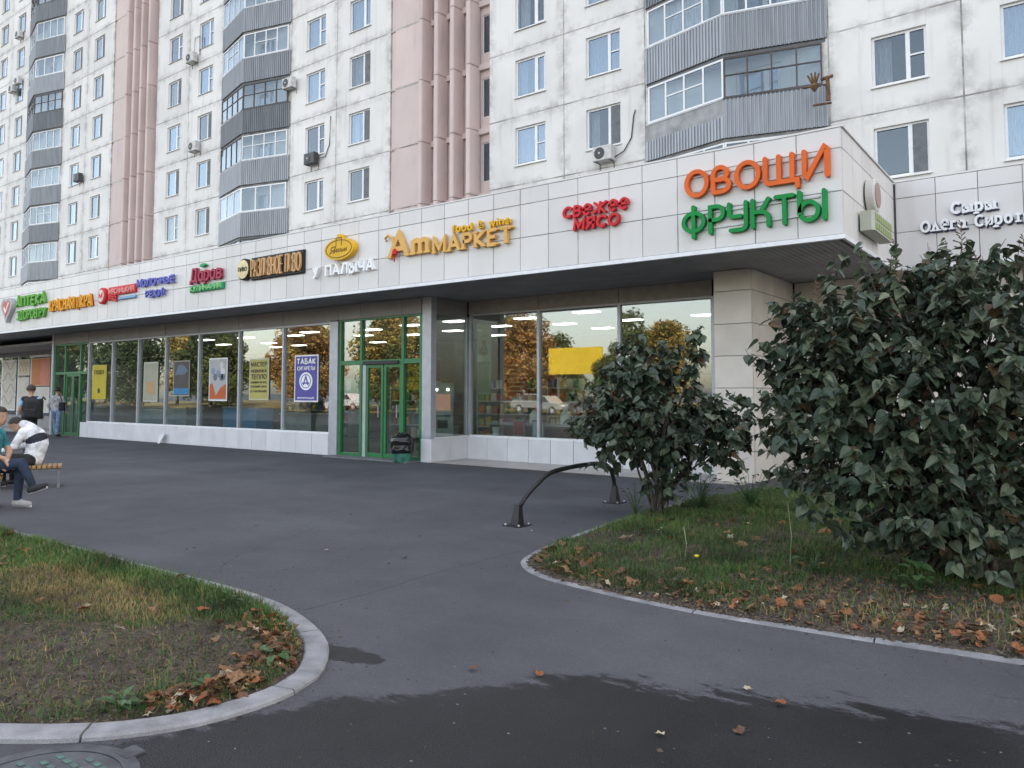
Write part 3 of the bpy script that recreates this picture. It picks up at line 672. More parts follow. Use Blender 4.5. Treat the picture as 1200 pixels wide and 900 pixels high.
for a, b in ((-15.57, -15.26), (-15.25, -14.45), (-14.44, -13.0), (-12.99, -12.36)):
    q = MB(); q.slab(a, b, EY - .08, EY, 3.445, 3.82, .006); q.build('band_panel', M_band, shop)
mb = MB(); mb.box(-15.3, -12.36, 12.6, 13.06, .003, .03); mb.build('threshold', mat('threshold', (.16, .16, .17), .7), shop)
mb = MB(); mb.box(-14.3, -13.1, EY - .1, EY - .052, 2.29, 2.37); mb.build('door_sensor', M_gap, shop)
# side return of the vestibule
VX = -12.09
mb = MB(); mb.box(VX - .012, VX, EY + .14, 14.35, .57, 3.42); mb.build('window_pane', M_shop, shop)
mb = MB(); mb.box(VX - .06, VX + .02, 14.36, 14.5, .54, 3.82); mb.build('mullion', M_alu, shop)
for y0 in (13.06, 13.74):
    q = MB(); q.slab(.004, .68, 0, .06, .004, .535, .004); q.build('plinth_tile', M_tile, shop, loc=(VX + .05, y0, 0)).rotation_euler = (0, 0, R(90))
mb = MB(); mb.box(-12.36, VX - .012, 13.06, 13.1, .0, .535); mb.build('plinth_tile', M_tile, shop)
mb = MB(); mb.box(VX - .08, VX - .01, EY + .02, 14.4, 0, .53); mb.build('plinth_core', M_gap, shop)
mb = MB(); mb.box(VX - .05, VX + .06, EY + .06, 14.4, .537, .565); mb.build('sill', M_trim, shop)
q = MB(); q.slab(0, 1.28, 0, .05, 0, .397, .006); q.build('band_panel', M_band, shop, loc=(VX + .02, EY + .05, 3.423)).rotation_euler = (0, 0, R(90))
# recessed right front
RY = 14.45; RX = [-12.07, -9.99, -7.9, -5.82]
for a, b in zip(RX[:-1], RX[1:]): gpane(a + .03, b - .03, .57, 3.46, RY)
for x in RX: mull(x + (.05 if x == RX[0] else 0), .58, 3.46, RY, .07, .1)
mb = MB(); mb.box(-12.0, -5.5, RY - .07, RY + .07, .535, .58); mb.build('sill', M_trim, shop)
mb = MB(); mb.box(-12.0, -5.5, RY - .05, RY + .05, 3.46, 3.5); mb.build('head_rail', M_alu, shop)
for a, b in zip(RX[:-1], RX[1:]):
    q = MB(); q.slab(a + .005, b - .005, RY - .05, RY, 3.502, 3.82, .006); q.build('band_panel', mat('brown band', (.30, .265, .235), .5, var=.08), shop)
plinth(-12.04, -5.4, RY - .1, 11)
# corner pier in tiles and wall to the right
zs = [0, .56, 1.12, 1.68, 2.26, 2.84, 3.44, 3.82]
for a, b in zip(zs[:-1], zs[1:]):
    q = MB(); q.slab(-5.41, -4.72, 13.46, 13.5, a + .004, b - .004, .005); q.build('pier_tile', M_walltile, shop)
    for y0 in (13.505, 14.7):
        q = MB(); q.slab(.004, 1.19, 0, .04, a + .004, b - .004, .005); q.build('pier_tile', M_walltile, shop, loc=(-4.705, y0, 0)).rotation_euler = (0, 0, R(90))
mb = MB(); mb.box(-5.4, -4.75, 13.505, 16, 0, 3.82); mb.build('pier_core', M_gap, shop)
for i in range(16):
    for a, b in zip(zs[:-1], zs[1:]):
        def f(h=b - a): q = MB(); q.slab(.004, .644, 0, .04, .004, h - .004, .004); return q.mesh('wall_tile', M_walltile)
        put('wall_tile', shared(('wt', round(b - a, 3)), f), shop, (-4.68 + i * .648, 15.9, a))
mb = MB(); mb.box(-4.7, 5.8, 15.944, 16.2, 0, 3.82); mb.build('wall_core', M_gap, shop)
# left recess with poster covered windows
M_wall2 = mat('recess wall', (.3, .3, .31), .7)
LX = [-47, -44.6, -42.2, -40.35, -38.95, -36.8, -34.4, -31.75]
for a, b in zip(LX[:-1], LX[1:]): gpane(a + .03, b - .03, .57, 3.3, 15.2)
for x in LX: mull(x, .1, 3.3, 15.2, .09, .12, M_trim)
mb = MB(); mb.box(-47.5, -31.75, 15.12, 15.3, 3.3, 3.82); mb.box(-47.5, -31.75, 15.12, 15.3, 0, .55); mb.build('recess_wall', M_wall2, shop)
mb = MB(); mb.box(-38.9, -36.85, 15.06, 15.12, 3.2, 3.3); mb.build('roller_box', M_trim, shop)
# interior shell
M_floor = mat('shop floor', (.32, .29, .26), .25, var=.1, scale=1)
M_ceil = mat('shop ceiling', (.4, .4, .4), .8, var=.05)
mb = MB(); mb.box(-45, -4.8, GY - .06, 22, -.02, .012); mb.build('floor', M_floor, shop)
mb = MB(); mb.box(-45, -15.6, GY + .1, 22, 3.5, 3.6); mb.box(-15.6, -12.2, EY + .1, 22, 3.5, 3.6); mb.box(-12.2, -5.82, RY + .1, 22, 3.5, 3.6); mb.build('ceiling', M_ceil, shop)
mb = MB(); mb.box(-45, -4.8, 22, 22.2, 0, 3.6); mb.box(-5.8, -5.7, 16, 22, 0, 3.6); mb.build('back_wall', mat('shop back wall', (.2, .17, .13), .8, col2=(.12, .07, .04), scale=.35), shop)
M_lamp = mat('lit ceiling lamp', (.9, .9, .9), .5, emit=(1, .95, .86), estr=2.2)
lamp = MB().box(-.3, .3, -.15, .15, -.02, .0).mesh('ceiling_lamp', M_lamp)
for i in range(13):
    for j in range(3):
        x = -31 + i * 1.95 + random.uniform(-.3, .3); y = 15.6 + j * 2.2 + random.uniform(-.5, .5)
        if i in (0,) or (x < -30) or random.random() < .3: continue
        put('ceiling_lamp', lamp, shop, (x, y, 3.497))

# ------------------------------------------------------------------ lettering: strokes, extruded
def arc(cx, cy, rx, ry, a0, a1, n=9): return [(cx + rx * math.cos(R(a0 + (a1 - a0) * i / n)), cy + ry * math.sin(R(a0 + (a1 - a0) * i / n))) for i in range(n + 1)]
def ring(cx, cy, rx, ry): return arc(cx, cy, rx, ry, 90, 430, 20) + ['c']
GL = {
 'А': (.78, [[(0, 0), (.39, 1), (.78, 0)], [(.14, .34), (.64, .34)]]), 'Б': (.6, [[(.54, 1), (0, 1), (0, 0)] + arc(.3, .28, .3, .28, -90, 90) + [(0, .56)]]),
 'В': (.6, [[(0, 0), (0, 1)] + arc(.27, .77, .26, .23, 90, -90) + [(.05, .54)], [(.05, .54)] + arc(.3, .27, .3, .27, 90, -90) + [(0, 0)]]),
 'Г': (.55, [[(0, 0), (0, 1), (.55, 1)]]), 'Д': (.85, [[(.14, .02), (.26, 1), (.7, 1), (.7, .02)], [(0, -.18), (0, .02), (.85, .02), (.85, -.18)]]),
 'Е': (.55, [[(.55, 1), (0, 1), (0, 0), (.55, 0)], [(0, .52), (.48, .52)]]), 'Ж': (1.1, [[(.55, 0), (.55, 1)], [(0, 1), (.55, .5), (0, 0)], [(1.1, 1), (.55, .5), (1.1, 0)]]),
 'З': (.56, [arc(.26, .76, .28, .24, 150, -90) , [(.26, .52)] + arc(.26, .26, .3, .26, 90, -150)]),
 'И': (.7, [[(0, 1), (0, 0), (.7, 1), (.7, 0)]]), 'Й': (.7, [[(0, 1), (0, 0), (.7, 1), (.7, 0)], arc(.35, 1.22, .17, .1, 200, 340, 5)]),
 'К': (.62, [[(0, 0), (0, 1)], [(.62, 1), (.04, .48), (.62, 0)]]), 'Л': (.72, [[(0, 0), (.26, 1), (.72, 1), (.72, 0)]]), 'М': (.85, [[(0, 0), (0, 1), (.425, .25), (.85, 1), (.85, 0)]]),
 'Н': (.68, [[(0, 0), (0, 1)], [(.68, 0), (.68, 1)], [(0, .52), (.68, .52)]]), 'О': (.84, [ring(.42, .5, .42, .5)]), 'П': (.68, [[(0, 0), (0, 1), (.68, 1), (.68, 0)]]),
 'Р': (.58, [[(0, 0), (0, 1)] + arc(.3, .74, .28, .26, 90, -90) + [(0, .48)]]), 'С': (.72, [arc(.42, .5, .42, .5, 45, 315, 14)]), 'Т': (.68, [[(0, 1), (.68, 1)], [(.34, 1), (.34, 0)]]),
 'У': (.68, [[(0, 1), (.34, .4)], [(.68, 1), (.28, .12), (.15, 0), (.02, .02)]]), 'Ф': (1.0, [ring(.5, .5, .46, .36), [(.5, -.1), (.5, 1.1)]]), 'Ц': (.75, [[(0, 1), (0, 0), (.62, 0)], [(.62, 1), (.62, 0), (.76, 0), (.76, -.2)]]),
 'Ч': (.62, [[(0, 1), (0, .62)] + arc(.26, .62, .26, .2, 180, 270, 4) + [(.62, .45)], [(.62, 1), (.62, 0)]]), 'Щ': (1.05, [[(0, 1)] + arc(.14, .14, .14, .14, 180, 270, 4) + [(1.05, 0), (1.05, -.18)], [(.46, 1), (.46, .0)], [(.9, 1), (.9, 0)]]),
 'Ы': (.86, [[(0, 1), (0, 0)] + arc(.27, .28, .27, .28, -90, 90) + [(0, .56)], [(.86, 1), (.86, 0)]]), 'Ь': (.55, [[(0, 1), (0, 0)] + arc(.27, .28, .27, .28, -90, 90) + [(0, .56)]]),
 'Я': (.6, [[(.6, 0), (.6, 1)] + arc(.28, .74, .28, .26, 90, 270) + [(.6, .48)], [(.3, .48), (0, 0)]]),
 '.': (.1, [[(.05, 0), (.05, .08)]]), '!': (.12, [[(.06, .32), (.06, 1)], [(.06, 0), (.06, .1)]]), ' ': (.4, []),
 'е': (.66, [[(.02, .5), (.64, .5)] + arc(.33, .5, .32, .5, 0, 310, 14)]), 'а': (.56, [arc(.27, .36, .27, .36, 30, 330, 12), [(.54, .72), (.54, 0)]]),
 'ы': (.8, [[(0, .72), (0, 0)] + arc(.22, .2, .22, .2, -90, 90) + [(0, .4)], [(.74, .72), (.74, 0)]]), 'р': (.55, [[(0, -.28), (0, .72)] + arc(.26, .36, .27, .36, 90, -90) + [(0, 0)]]),
 'о': (.6, [ring(.29, .36, .29, .36)]), 'в': (.5, [[(0, 0), (0, .72)] + arc(.22, .55, .2, .17, 90, -90) + [(.05, .38)], [(.05, .38)] + arc(.24, .19, .23, .19, 90, -90) + [(0, 0)]]),
 'л': (.56, [[(0, 0), (.27, .72), (.56, 0)]]), 'г': (.4, [[(0, 0), (0, .72), (.4, .72)]]), 'и': (.54, [[(0, .72), (0, 0), (.54, .72), (.54, 0)]]), 'т': (.54, [[(0, .72), (.54, .72)], [(.27, .72), (.27, 0)]]), 'е2': (.5, []),
 'м': (.7, [[(0, 0), (0, .72), (.35, .15), (.7, .72), (.7, 0)]]), 'т3': (.9, [[(0, .72), (0, 0)], [(0, .6)] + arc(.22, .5, .2, .2, 120, 0, 5) + [(.42, 0)], [(.42, .6)] + arc(.64, .5, .2, .2, 120, 0, 5) + [(.84, 0)]]),
 'f': (.36, [[(.14, 0), (.14, .78)] + arc(.3, .82, .16, .17, 180, 60, 5), [(0, .66), (.34, .66)]]), 'o': (.58, [ring(.28, .35, .28, .35)]), 'd': (.56, [ring(.26, .33, .25, .33), [(.54, 0), (.54, 1)]]), '&': (.7, [[(.68, 0), (.2, .66)] + arc(.32, .82, .15, .17, 190, -30, 8) + [(.1, .3)] + arc(.26, .2, .2, .2, 160, 320, 6) + [(.66, .42)]]),
 'w': (.8, [[(0, .7), (.2, 0), (.4, .66), (.6, 0), (.8, .7)]]), 'i': (.12, [[(.06, 0), (.06, .68)], [(.06, .88), (.06, .98)]]), 'n': (.54, [[(0, 0), (0, .7)], [(0, .5)] + arc(.26, .46, .26, .24, 160, 0, 6) + [(.52, 0)]]), 'e': (.56, [[(.02, .36), (.54, .36)] + arc(.28, .35, .27, .35, 0, 310, 12)]),
 'У2': (.74, [[(0, 1)] + arc(.12, .62, .12, .12, 180, 270, 4) + [(.5, .5)], [(.72, 1), (.72, .2)] + arc(.52, .16, .2, .18, 0, -90, 4) + [(.06, -.02)]]), 'К2': (.7, [[(0, 0), (0, 1)], [(.66, 1), (.34, .55), (.05, .55)], [(.3, .55)] + arc(.4, .25, .26, .28, 80, 0, 5) + [(.66, 0)]]), 'Ы2': (.98, [[(0, 1.05), (0, .3)] + arc(.36, .33, .35, .33, 180, 530, 18), [(.95, 1), (.95, 0)]]),
 'В2': (.66, [[(.0, 0), (.0, .72)] + arc(.28, .74, .27, .26, 180, -80, 12) + [(.1, .5)], [(.1, .5)] + arc(.32, .26, .32, .26, 90, -90) + [(0, 0)]]), 'Щ2': (1.15, [[(0, 1), (0, .2)] + arc(.17, .17, .17, .17, 180, 270, 4) + [(1.16, 0), (1.16, -.25)], [(.5, 1), (.5, .12)], [(.98, 1), (.98, .12)]]), 'И2': (.78, [[(0, 1), (0, .1), (.1, .02), (.7, 1.08), (.78, 1.0), (.78, 0)]]),
}
def stroke_poly(m, pts, w, y0, y1, rnd=False, mi=0):
    closed = pts[-1] == 'c'
    P = [Vector(p) for p in (pts[:-1] if closed else pts)]
    P = [p for i, p in enumerate(P) if i == 0 or (p - P[i - 1]).length > 1e-4]; n = len(P); Lf = []; Rt = []
    if n < 2: return
    if rnd and not closed:
        pass
    for i in range(n):
        a = P[i] - P[i - 1] if (i > 0 or closed) else P[1] - P[0]; b = P[(i + 1) % n] - P[i] if (i < n - 1 or closed) else P[-1] - P[-2]
        a = a.normalized() if a.length else b.normalized(); b = b.normalized() if b.length else a
        t = a + b; t = t.normalized() if t.length > .3 else a
        nn = Vector((-t.y, t.x)); c = max(.45, nn.dot(Vector((-a.y, a.x)))); d = nn * (w / 2 / c)
        ext = Vector((0, 0))
        Lf.append(P[i] + d); Rt.append(P[i] - d)
    capa = capb = []
    vs = []; fs = []
    for k in range(n):
        for q, y in ((Lf[k], y0), (Rt[k], y0), (Lf[k], y1), (Rt[k], y1)): vs.append((q.x, y, q.y))
    rng = range(n) if closed else range(n - 1)
    for k in rng:
        a, b = 4 * k, 4 * ((k + 1) % n)
        fs += [(a, a + 1, b + 1, b), (a, b, b + 2, a + 2), (a + 1, a + 3, b + 3, b + 1), (a + 2, b + 2, b + 3, a + 3)]
    if not closed:
        for k, sgn in ((0, -1), (n - 1, 1)):
            b = 4 * k; d = ((P[0] - P[1]) if k == 0 else (P[-1] - P[-2])).normalized()
            if rnd:
                side = (Lf[k] - P[k]); steps = 5; base = len(vs); 
                arcp = [P[k] + side * math.cos(math.pi * s / steps) + d * (w / 2) * math.sin(math.pi * s / steps) for s in range(1, steps)]
                for q in arcp: vs.append((q.x, y0, q.y))
                for q in arcp: vs.append((q.x, y1, q.y))
                m1 = steps - 1
                fr = [b] + [base + s for s in range(m1)] + [b + 1]; bk = [b + 2] + [base + m1 + s for s in range(m1)] + [b + 3]
                fs.append(tuple(fr) if k else tuple(reversed(fr)))
                for s in range(len(fr) - 1): fs.append((fr[s], fr[s + 1], bk[s + 1], bk[s]))
            else: fs.append((b, b + 2, b + 3, b + 1))
    m.add(vs, fs, mi)
def text(s, x0, x1, z0, z1, y, mats, parent, w=.17, gap=.2, depth=.08, rnd=False, serif=False, slant=0., name='letter', dz=0.):
    """letters as separate parts; x0..x1 the width, z0..z1 the cap height; w, gap relative to the height"""
    toks = s if isinstance(s, list) else list(s)
    gap = w + gap * .45; adv = sum(GL[c][0] for c in toks) + gap * (len(toks) - 1) + w
    H = z1 - z0; sx = (x1 - x0) / adv / H; cx = w / 2
    for q, c in enumerate(toks):
        gw, st = GL[c]
        if st:
            m = MB()
            for i, p in enumerate(st):
                cl = p[-1] == 'c'; pp = [((a[0] + slant * a[1]) * H * sx, w / 2 * H + a[1] * (H - w * H)) for a in (p[:-1] if cl else p)]
                stroke_poly(m, pp + (['c'] if cl else []), w * H * min(1.05, max(.5, sx)), -i * .0015, depth - i * .0006, rnd)
                if serif and not cl:
                    for e in (pp[0], pp[-1]):
                        if e[1] < .2 * H or e[1] > .8 * H: stroke_poly(m, [(e[0] - w * H * .75, e[1]), (e[0] + w * H * .75, e[1])], w * H * .42, -.006 - i * .001, depth)
            m.build(name, mats, parent, loc=(x0 + cx * H * sx, y, z0 + dz * (cx / adv)))
        cx += gw + gap
def letmat(name, col, rough=.5): return mat(name, col, rough, var=.05, scale=3, spec=.25)
M_or = letmat('orange sign', (.72, .13, .018)); M_grn = letmat('green sign', (.0, .24, .045)); M_red = letmat('red sign', (.6, .022, .03)); M_wh = letmat('white sign', (.9, .9, .9)); M_yel = letmat('yellow sign', (.75, .43, .02))
M_gold = letmat('golden sign', (.72, .42, .12)); M_blue = letmat('violet blue sign', (.12, .13, .48)); M_lime = letmat('bright green sign', (.10, .36, .03)); M_amber = letmat('amber sign', (.78, .36, .02)); M_crim = letmat('crimson sign', (.38, .03, .07)); M_bk = letmat('black sign backing', (.02, .018, .016))
M_cop = letmat('copper sign', (.62, .36, .16)); M_emer = letmat('emerald sign', (.02, .32, .12))
SY = FY - .10
def sign(label, name='shop_sign'): return thing(name, label, 'sign', (0, 0, 0))
def backbar(x0, x1, z, parent, m=M_sill): q = MB(); q.box(x0, x1, FY - .03, FY - .005, z - .012, z + .012); q.build('mounting_rail', m, parent)
s = sign('orange rounded letters reading ОВОЩИ at the canopy corner')
text(['О', 'В2', 'О', 'Щ2', 'И2'], -5.07, -2.84, 4.70, 5.17, SY, M_or, s, .17, .2, .09, True); [backbar(-4.95, -2.95, z, s) for z in (4.82, 5.06)]
s = sign('green rounded letters reading ФРУКТЫ under the orange sign')
text(['Ф', 'Р', 'У2', 'К2', 'Т', 'Ы2'], -5.14, -2.88, 4.07, 4.56, SY, M_grn, s, .17, .2, .09, True); [backbar(-5.0, -3.0, z, s) for z in (4.2, 4.45)]
s = sign('red slanted two line sign reading СВЕЖЕЕ МЯСО')
text(['С', 'В', 'е', 'Ж', 'е', 'е'], -7.42, -6.10, 4.70, 4.92, SY, M_red, s, .21, .3, .07, True, slant=.12); text('МЯСО', -7.19, -6.27, 4.45, 4.68, SY, M_red, s, .22, .3, .07, True, slant=.12)
s = sign('golden serif sign reading food & wine Ам МАРКЕТ')
text('А', -11.86, -11.22, 4.43, 4.99, SY, M_gold, s, .17, .2, .08, False, True); text(['т3'], -11.16, -10.63, 4.43, 4.92, SY, M_gold, s, .22, .2, .08, False, True)
text('МАРКЕТ', -10.56, -8.54, 4.40, 4.75, SY, M_gold, s, .2, .3, .08, False, True); text('food & wine', -10.04, -8.58, 4.77, 4.94, SY, M_yel, s, .2, .2, .06)
m = MB(); m.tube([(-11.9, SY + .02, 4.84), (-11.95, SY + .02, 4.9), (-11.85, SY + .02, 4.96), (-11.72, SY + .02, 4.88), (-11.66, SY + .02, 4.7)], .03, 6); m.build('swash', M_gold, s)
m = MB(); m.lathe([(.01, .0), (.06, .05), (.05, .13), (.02, .17)], (-11.62, SY - .02, 4.47), 10); m.tube([(-11.62, SY - .02, 4.36), (-11.62, SY - .02, 4.48)], .015, 6); m.build('wine_glass_emblem', M_red, s)
s = sign('white letters reading У ПАЛЫЧА under a yellow oval logo with a jar outline')
text('У ПАЛЫЧА', -14.34, -12.28, 4.24, 4.52, SY, M_wh, s, .2, .3, .1); 
m = MB(); m.add([], []); prof = [(-13.36 + .49 * math.cos(t * .2618), 4.83 + .25 * math.sin(t * .2618)) for t in range(24)]; m.prism_y(prof, SY - .05, FY - .01); m.build('oval_lightbox', M_yel, s)
m = MB(); m.prism_y([(-13.44, 5.05), (-13.28, 5.05), (-13.28, 5.12), (-13.3, 5.16), (-13.42, 5.16), (-13.44, 5.12)], SY - .048, FY - .012); m.build('jar_lid', M_yel, s)
M_brown = letmat('brown print', (.2, .1, .01))
m = MB(); stroke_poly(m, [(-13.36 + .43 * math.cos(t * .2618), 4.83 + .2 * math.sin(t * .2618)) for t in range(24)] + ['c'], .02, SY - .056, SY - .051); stroke_poly(m, [(-13.45, 4.9), (-13.45, 5.08), (-13.27, 5.08), (-13.27, 4.9)], .02, SY - .057, SY - .051); m.build('printed_outline', M_brown, s)
text('Я', -13.68, -13.52, 4.72, 4.9, SY - .056, M_brown, s, .14, .2, .006, slant=.3, name='printed_letter'); text('палыч'.replace('п', 'П').replace('ч', 'Ч').replace('П', 'и').replace('Ч', 'и'), -13.5, -13.1, 4.75, 4.87, SY - .056, M_brown, s, .14, .12, .006, slant=.2, name='printed_letter')
s = sign('copper letters reading РАЗЛИВНОЕ ПИВО on black beside a round emblem')
q = MB(); q.slab(-16.78, -14.7, SY + .035, FY - .01, 4.42, 4.99, .02); q.build('backing_board', M_bk, s)
text('РАЗЛИВНОЕ ПИВО', -16.72, -14.76, 4.46, 4.95, SY - .02, M_cop, s, .15, .16, .05)
m = MB(); m.lathe([(.28, .1), (.28, 0), (.25, -.02), (.0, -.02)], (-17.03, SY, 4.72), 24, 0, 'y'); m.build('round_emblem', M_bk, s)
m = MB(); m.lathe([(.24, .0), (.24, -.012), (.1, -.014)], (-17.03, SY - .022, 4.72), 24, 0, 'y'); m.build('emblem_face', mat('brass', (.45, .36, .2), .35, metal=.5), s)
text('ПИВО', -17.22, -16.84, 4.66, 4.78, SY - .042, M_bk, s, .2, .2, .005, name='printed_letter')
s = sign('crimson letters reading Даров with a green leaf above green КУЛИНАРИЯ')
text('Даров', -19.52, -18.02, 4.58, 4.98, SY, M_crim, s, .16, .16, .07, False, True); q = MB(); q.slab(-19.56, -17.98, SY + .03, FY - .01, 4.32, 4.5, .01); q.build('backing_board', M_emer, s)
text('КУЛИНАРИЯ', -19.5, -18.04, 4.34, 4.48, SY - .01, letmat('pale green letters', (.25, .6, .25)), s, .17, .18, .04)
m = MB(); m.prism_y([(-19.05, 5.0), (-18.98, 5.06), (-18.85, 5.07), (-18.78, 5.02), (-18.86, 4.98), (-18.98, 4.97)], SY - .01, FY - .02); m.build('leaf_emblem', M_emer, s)
s = sign('violet blue letters reading МОЛОЧНЫЕ РЕКИ!')
text('МОЛОЧНЫЕ', -22.38, -20.34, 4.68, 4.91, SY, M_blue, s, .2, .22, .06); text('РЕКИ!', -21.87, -20.82, 4.34, 4.56, SY, M_blue, s, .2, .25, .06)
s = sign('red sign reading МЯСНИЦКИЙ РЯД beside a round red emblem')
q = MB(); q.slab(-24.14, -22.5, SY + .03, FY - .01, 4.58, 4.84, .01); q.build('backing_board', M_red, s); text('МЯСНИЦКИЙ', -24.08, -22.55, 4.62, 4.78, SY, letmat('pale red letters', (.8, .3, .28)), s, .17, .2, .04)
text('РЯД', -24.06, -23.58, 4.4, 4.56, SY, M_red, s, .2, .2, .06)
q = MB(); q.slab(-23.5, -22.5, SY + .02, FY - .01, 4.42, 4.5, .01); q.build('blue_strip', letmat('pale blue strip', (.2, .4, .6)), s)
m = MB(); m.lathe([(.26, .1), (.26, 0), (.22, -.02), (.02, -.02)], (-24.5, SY, 4.61), 24, 0, 'y'); m.build('round_emblem', M_red, s)
m = MB(); m.lathe([(.19, .0), (.19, -.01), (.15, -.011)], (-24.5, SY - .022, 4.61), 24, 0, 'y'); m.build('emblem_face', letmat('cream', (.75, .62, .55)), s); text('М', -24.62, -24.38, 4.5, 4.7, SY - .042, M_red, s, .2, .2, .008)
s = sign('amber letters on red reading КРАСНАЯ ИКРА')
text('КРАСНАЯ ИКРА', -28.22, -25.18, 4.31, 4.75, SY, M_amber, s, .19, .2, .07); text('КРАСНАЯ ИКРА', -28.19, -25.15, 4.29, 4.73, SY + .072, letmat('dark red backing', (.35, .03, .01)), s, .26, .13, .02, name='backing_or_shadow_letter')
s = sign('green letters reading АПТЕКА ЗДОРОВ.РУ beside a grey heart emblem')
text('АПТЕКА', -31.0, -28.53, 4.65, 5.05, SY, M_lime, s, .2, .2, .08); text('ЗДОРОВ.РУ', -30.88, -28.48, 4.18, 4.55, SY, M_lime, s, .2, .16, .08)
def heart(cx, cz, r): return [(cx + r * 1.0 * math.sin(t) ** 3, cz + r * (13 * math.cos(t) - 5 * math.cos(2 * t) - 2 * math.cos(3 * t) - math.cos(4 * t)) / 15) for t in [i * math.pi / 14 for i in range(28)]]
m = MB(); m.prism_y(heart(-31.65, 4.68, .47), SY - .05, FY - .01); m.build('heart_lightbox', letmat('grey heart', (.42, .42, .44)), s)
m = MB(); m.prism_y(heart(-31.65, 4.7, .33), SY - .06, SY - .051); m.build('heart_face', letmat('heart red', (.55, .12, .09)), s)
m = MB(); stroke_poly(m, [(-31.82, 4.72), (-31.68, 4.55), (-31.42, 4.88)], .07, SY - .068, SY - .061); m.build('tick_mark', M_wh, s)
s = sign('white old style letters reading Сыры Олега Сироты on the recessed fascia')
text('Сыры', -1.78, -1.09, 4.70, 4.93, 15.22, M_wh, s, .26, .2, .05, False, True); text('Олега Сироты', -2.26, -.56, 4.43, 4.66, 15.22, M_wh, s, .26, .18, .05, False, True)
M_letshadow = letmat('navy letter shadow', (.05, .05, .12))  # navy copies set down and right paint in the white letters' shadow edges
text('Сыры', -1.76, -1.07, 4.675, 4.905, 15.273, M_letshadow, s, .26, .2, .02, False, True, name='backing_or_shadow_letter'); text('Олега Сироты', -2.24, -.54, 4.405, 4.635, 15.273, M_letshadow, s, .26, .18, .02, False, True, name='backing_or_shadow_letter')
# lightboxes on the end of the canopy
s = sign('round white lightbox on the end face of the canopy')
m = MB(); m.lathe([(.27, .0), (.27, .11), (.245, .13), (.18, .13)], (-2.66, 13.1, 4.72), 28, 0, 'x'); m.build('drum', letmat('ivory drum', (.6, .58, .54)), s)
m = MB(); m.lathe([(.2, .0), (.2, .012), (.1, .013)], (-2.53, 13.1, 4.72), 24, 0, 'x'); m.build('printed_face', letmat('brown red face', (.36, .24, .21)), s)
s = sign('patterned green and white tube sign sloping under the round lightbox')
m = MB(); m.prism([(-2.66, 12.45), (-2.5, 12.45), (-2.46, 12.5), (-2.46, 13.75), (-2.5, 13.8), (-2.66, 13.8)], 4.06, 4.36); m.build('box', letmat('pale olive box', (.45, .46, .38)), s)
q = MB()
for i in range(9):
    for j in range(2): q.box(-2.458, -2.45, 12.52 + i * .137, 12.62 + i * .137 + .02 * (j), 4.09 + j * .14, 4.19 + j * .14)
q.build('printed_pattern', letmat('olive print', (.3, .36, .16)), s)

# ------------------------------------------------------------------ posters, furniture and machines behind the glass
def poster(x0, x1, z0, z1, y, label, col, border=(.8, .8, .8)):
    t = thing('poster', label, 'poster', ((x0 + x1) / 2, y, z0)); w = (x1 - x0) / 2; h = z1 - z0
    q = MB(); q.box(-w, w, 0, .006, 0, h); q.build('sheet_border', letmat('border %.2f %.2f' % border[:2], border), t)
    q = MB(); q.box(-w * .92, w * .92, -.004, -.001, h * .03, h * .97); q.build('sheet_print', letmat('print ' + label[:20], col), t); return t, w, h
t, w, h = poster(-17.1, -16.12, 1.35, 2.6, 13.125, 'violet poster headed ТАБАК СИГАРЕТЫ with a white oval in the shop window', (.10, .09, .34))
text('ТАБАК', -w * .8, w * .8, h * .8, h * .93, -.012, M_wh, t, .2, .25, .006); text('СИГАРЕТЫ', -w * .75, w * .75, h * .67, h * .76, -.012, M_wh, t, .18, .25, .006)
q = MB(); q.prism_y([(.27 * math.cos(a * .349), .55 + .24 * math.sin(a * .349)) for a in range(18)], -.011, -.005); q.build('white_oval', M_wh, t)
q = MB(); stroke_poly(q, [(-.1, .45), (0, .68), (.1, .45)], .05, -.016, -.012); stroke_poly(q, [(-.14, .5), (.14, .5)], .04, -.017, -.012); stroke_poly(q, [(.2 * math.cos(a * .349), .55 + .18 * math.sin(a * .349)) for a in range(18)] + ['c'], .02, -.018, -.012); q.build('printed_emblem', letmat('violet ink', (.13, .12, .4)), t)
text('ИНФОРМАЦИЯ'.replace('Ф', 'Р'), -w * .7, w * .7, .08, .13, -.012, M_wh, t, .18, .2, .005)
t, w, h = poster(-19.14, -18.23, 1.39, 2.56, 13.125, 'pale olive and yellow poster with dark lines of text in the shop window', (.42, .38, .12), (.55, .54, .42))
M_ink = letmat('dark ink', (.05, .05, .04))
for i, (a, b) in enumerate(((.8, .92), (.66, .74), (.5, .62), (.4, .45), (.3, .35), (.18, .24))): text(['МАСТЕР', 'НОВИНКА', 'ТЕПЛО', 'СКИДКИ НА ВСЕ', 'КАЖДЫЙ ДЕНЬ', 'В НАЛИЧИИ'][i].replace('Х', 'К'), -w * .8, w * .8, h * a, h * b, -.012, M_ink, t, .17, .25, .005)
t, w, h = poster(-21.17, -20.23, 1.35, 2.63, 13.125, 'poster with grey swirls over an orange red basket in the shop window', (.42, .42, .44))
q = MB(); q.prism_y([(-w * .9, h * .05), (w * .9, h * .05), (w * .9, h * .4), (w * .3, h * .3), (-w * .2, h * .12), (-w * .6, h * .42), (-w * .9, h * .38)], -.009, -.005); q.build('red_print', letmat('orange red print', (.5, .11, .03)), t)
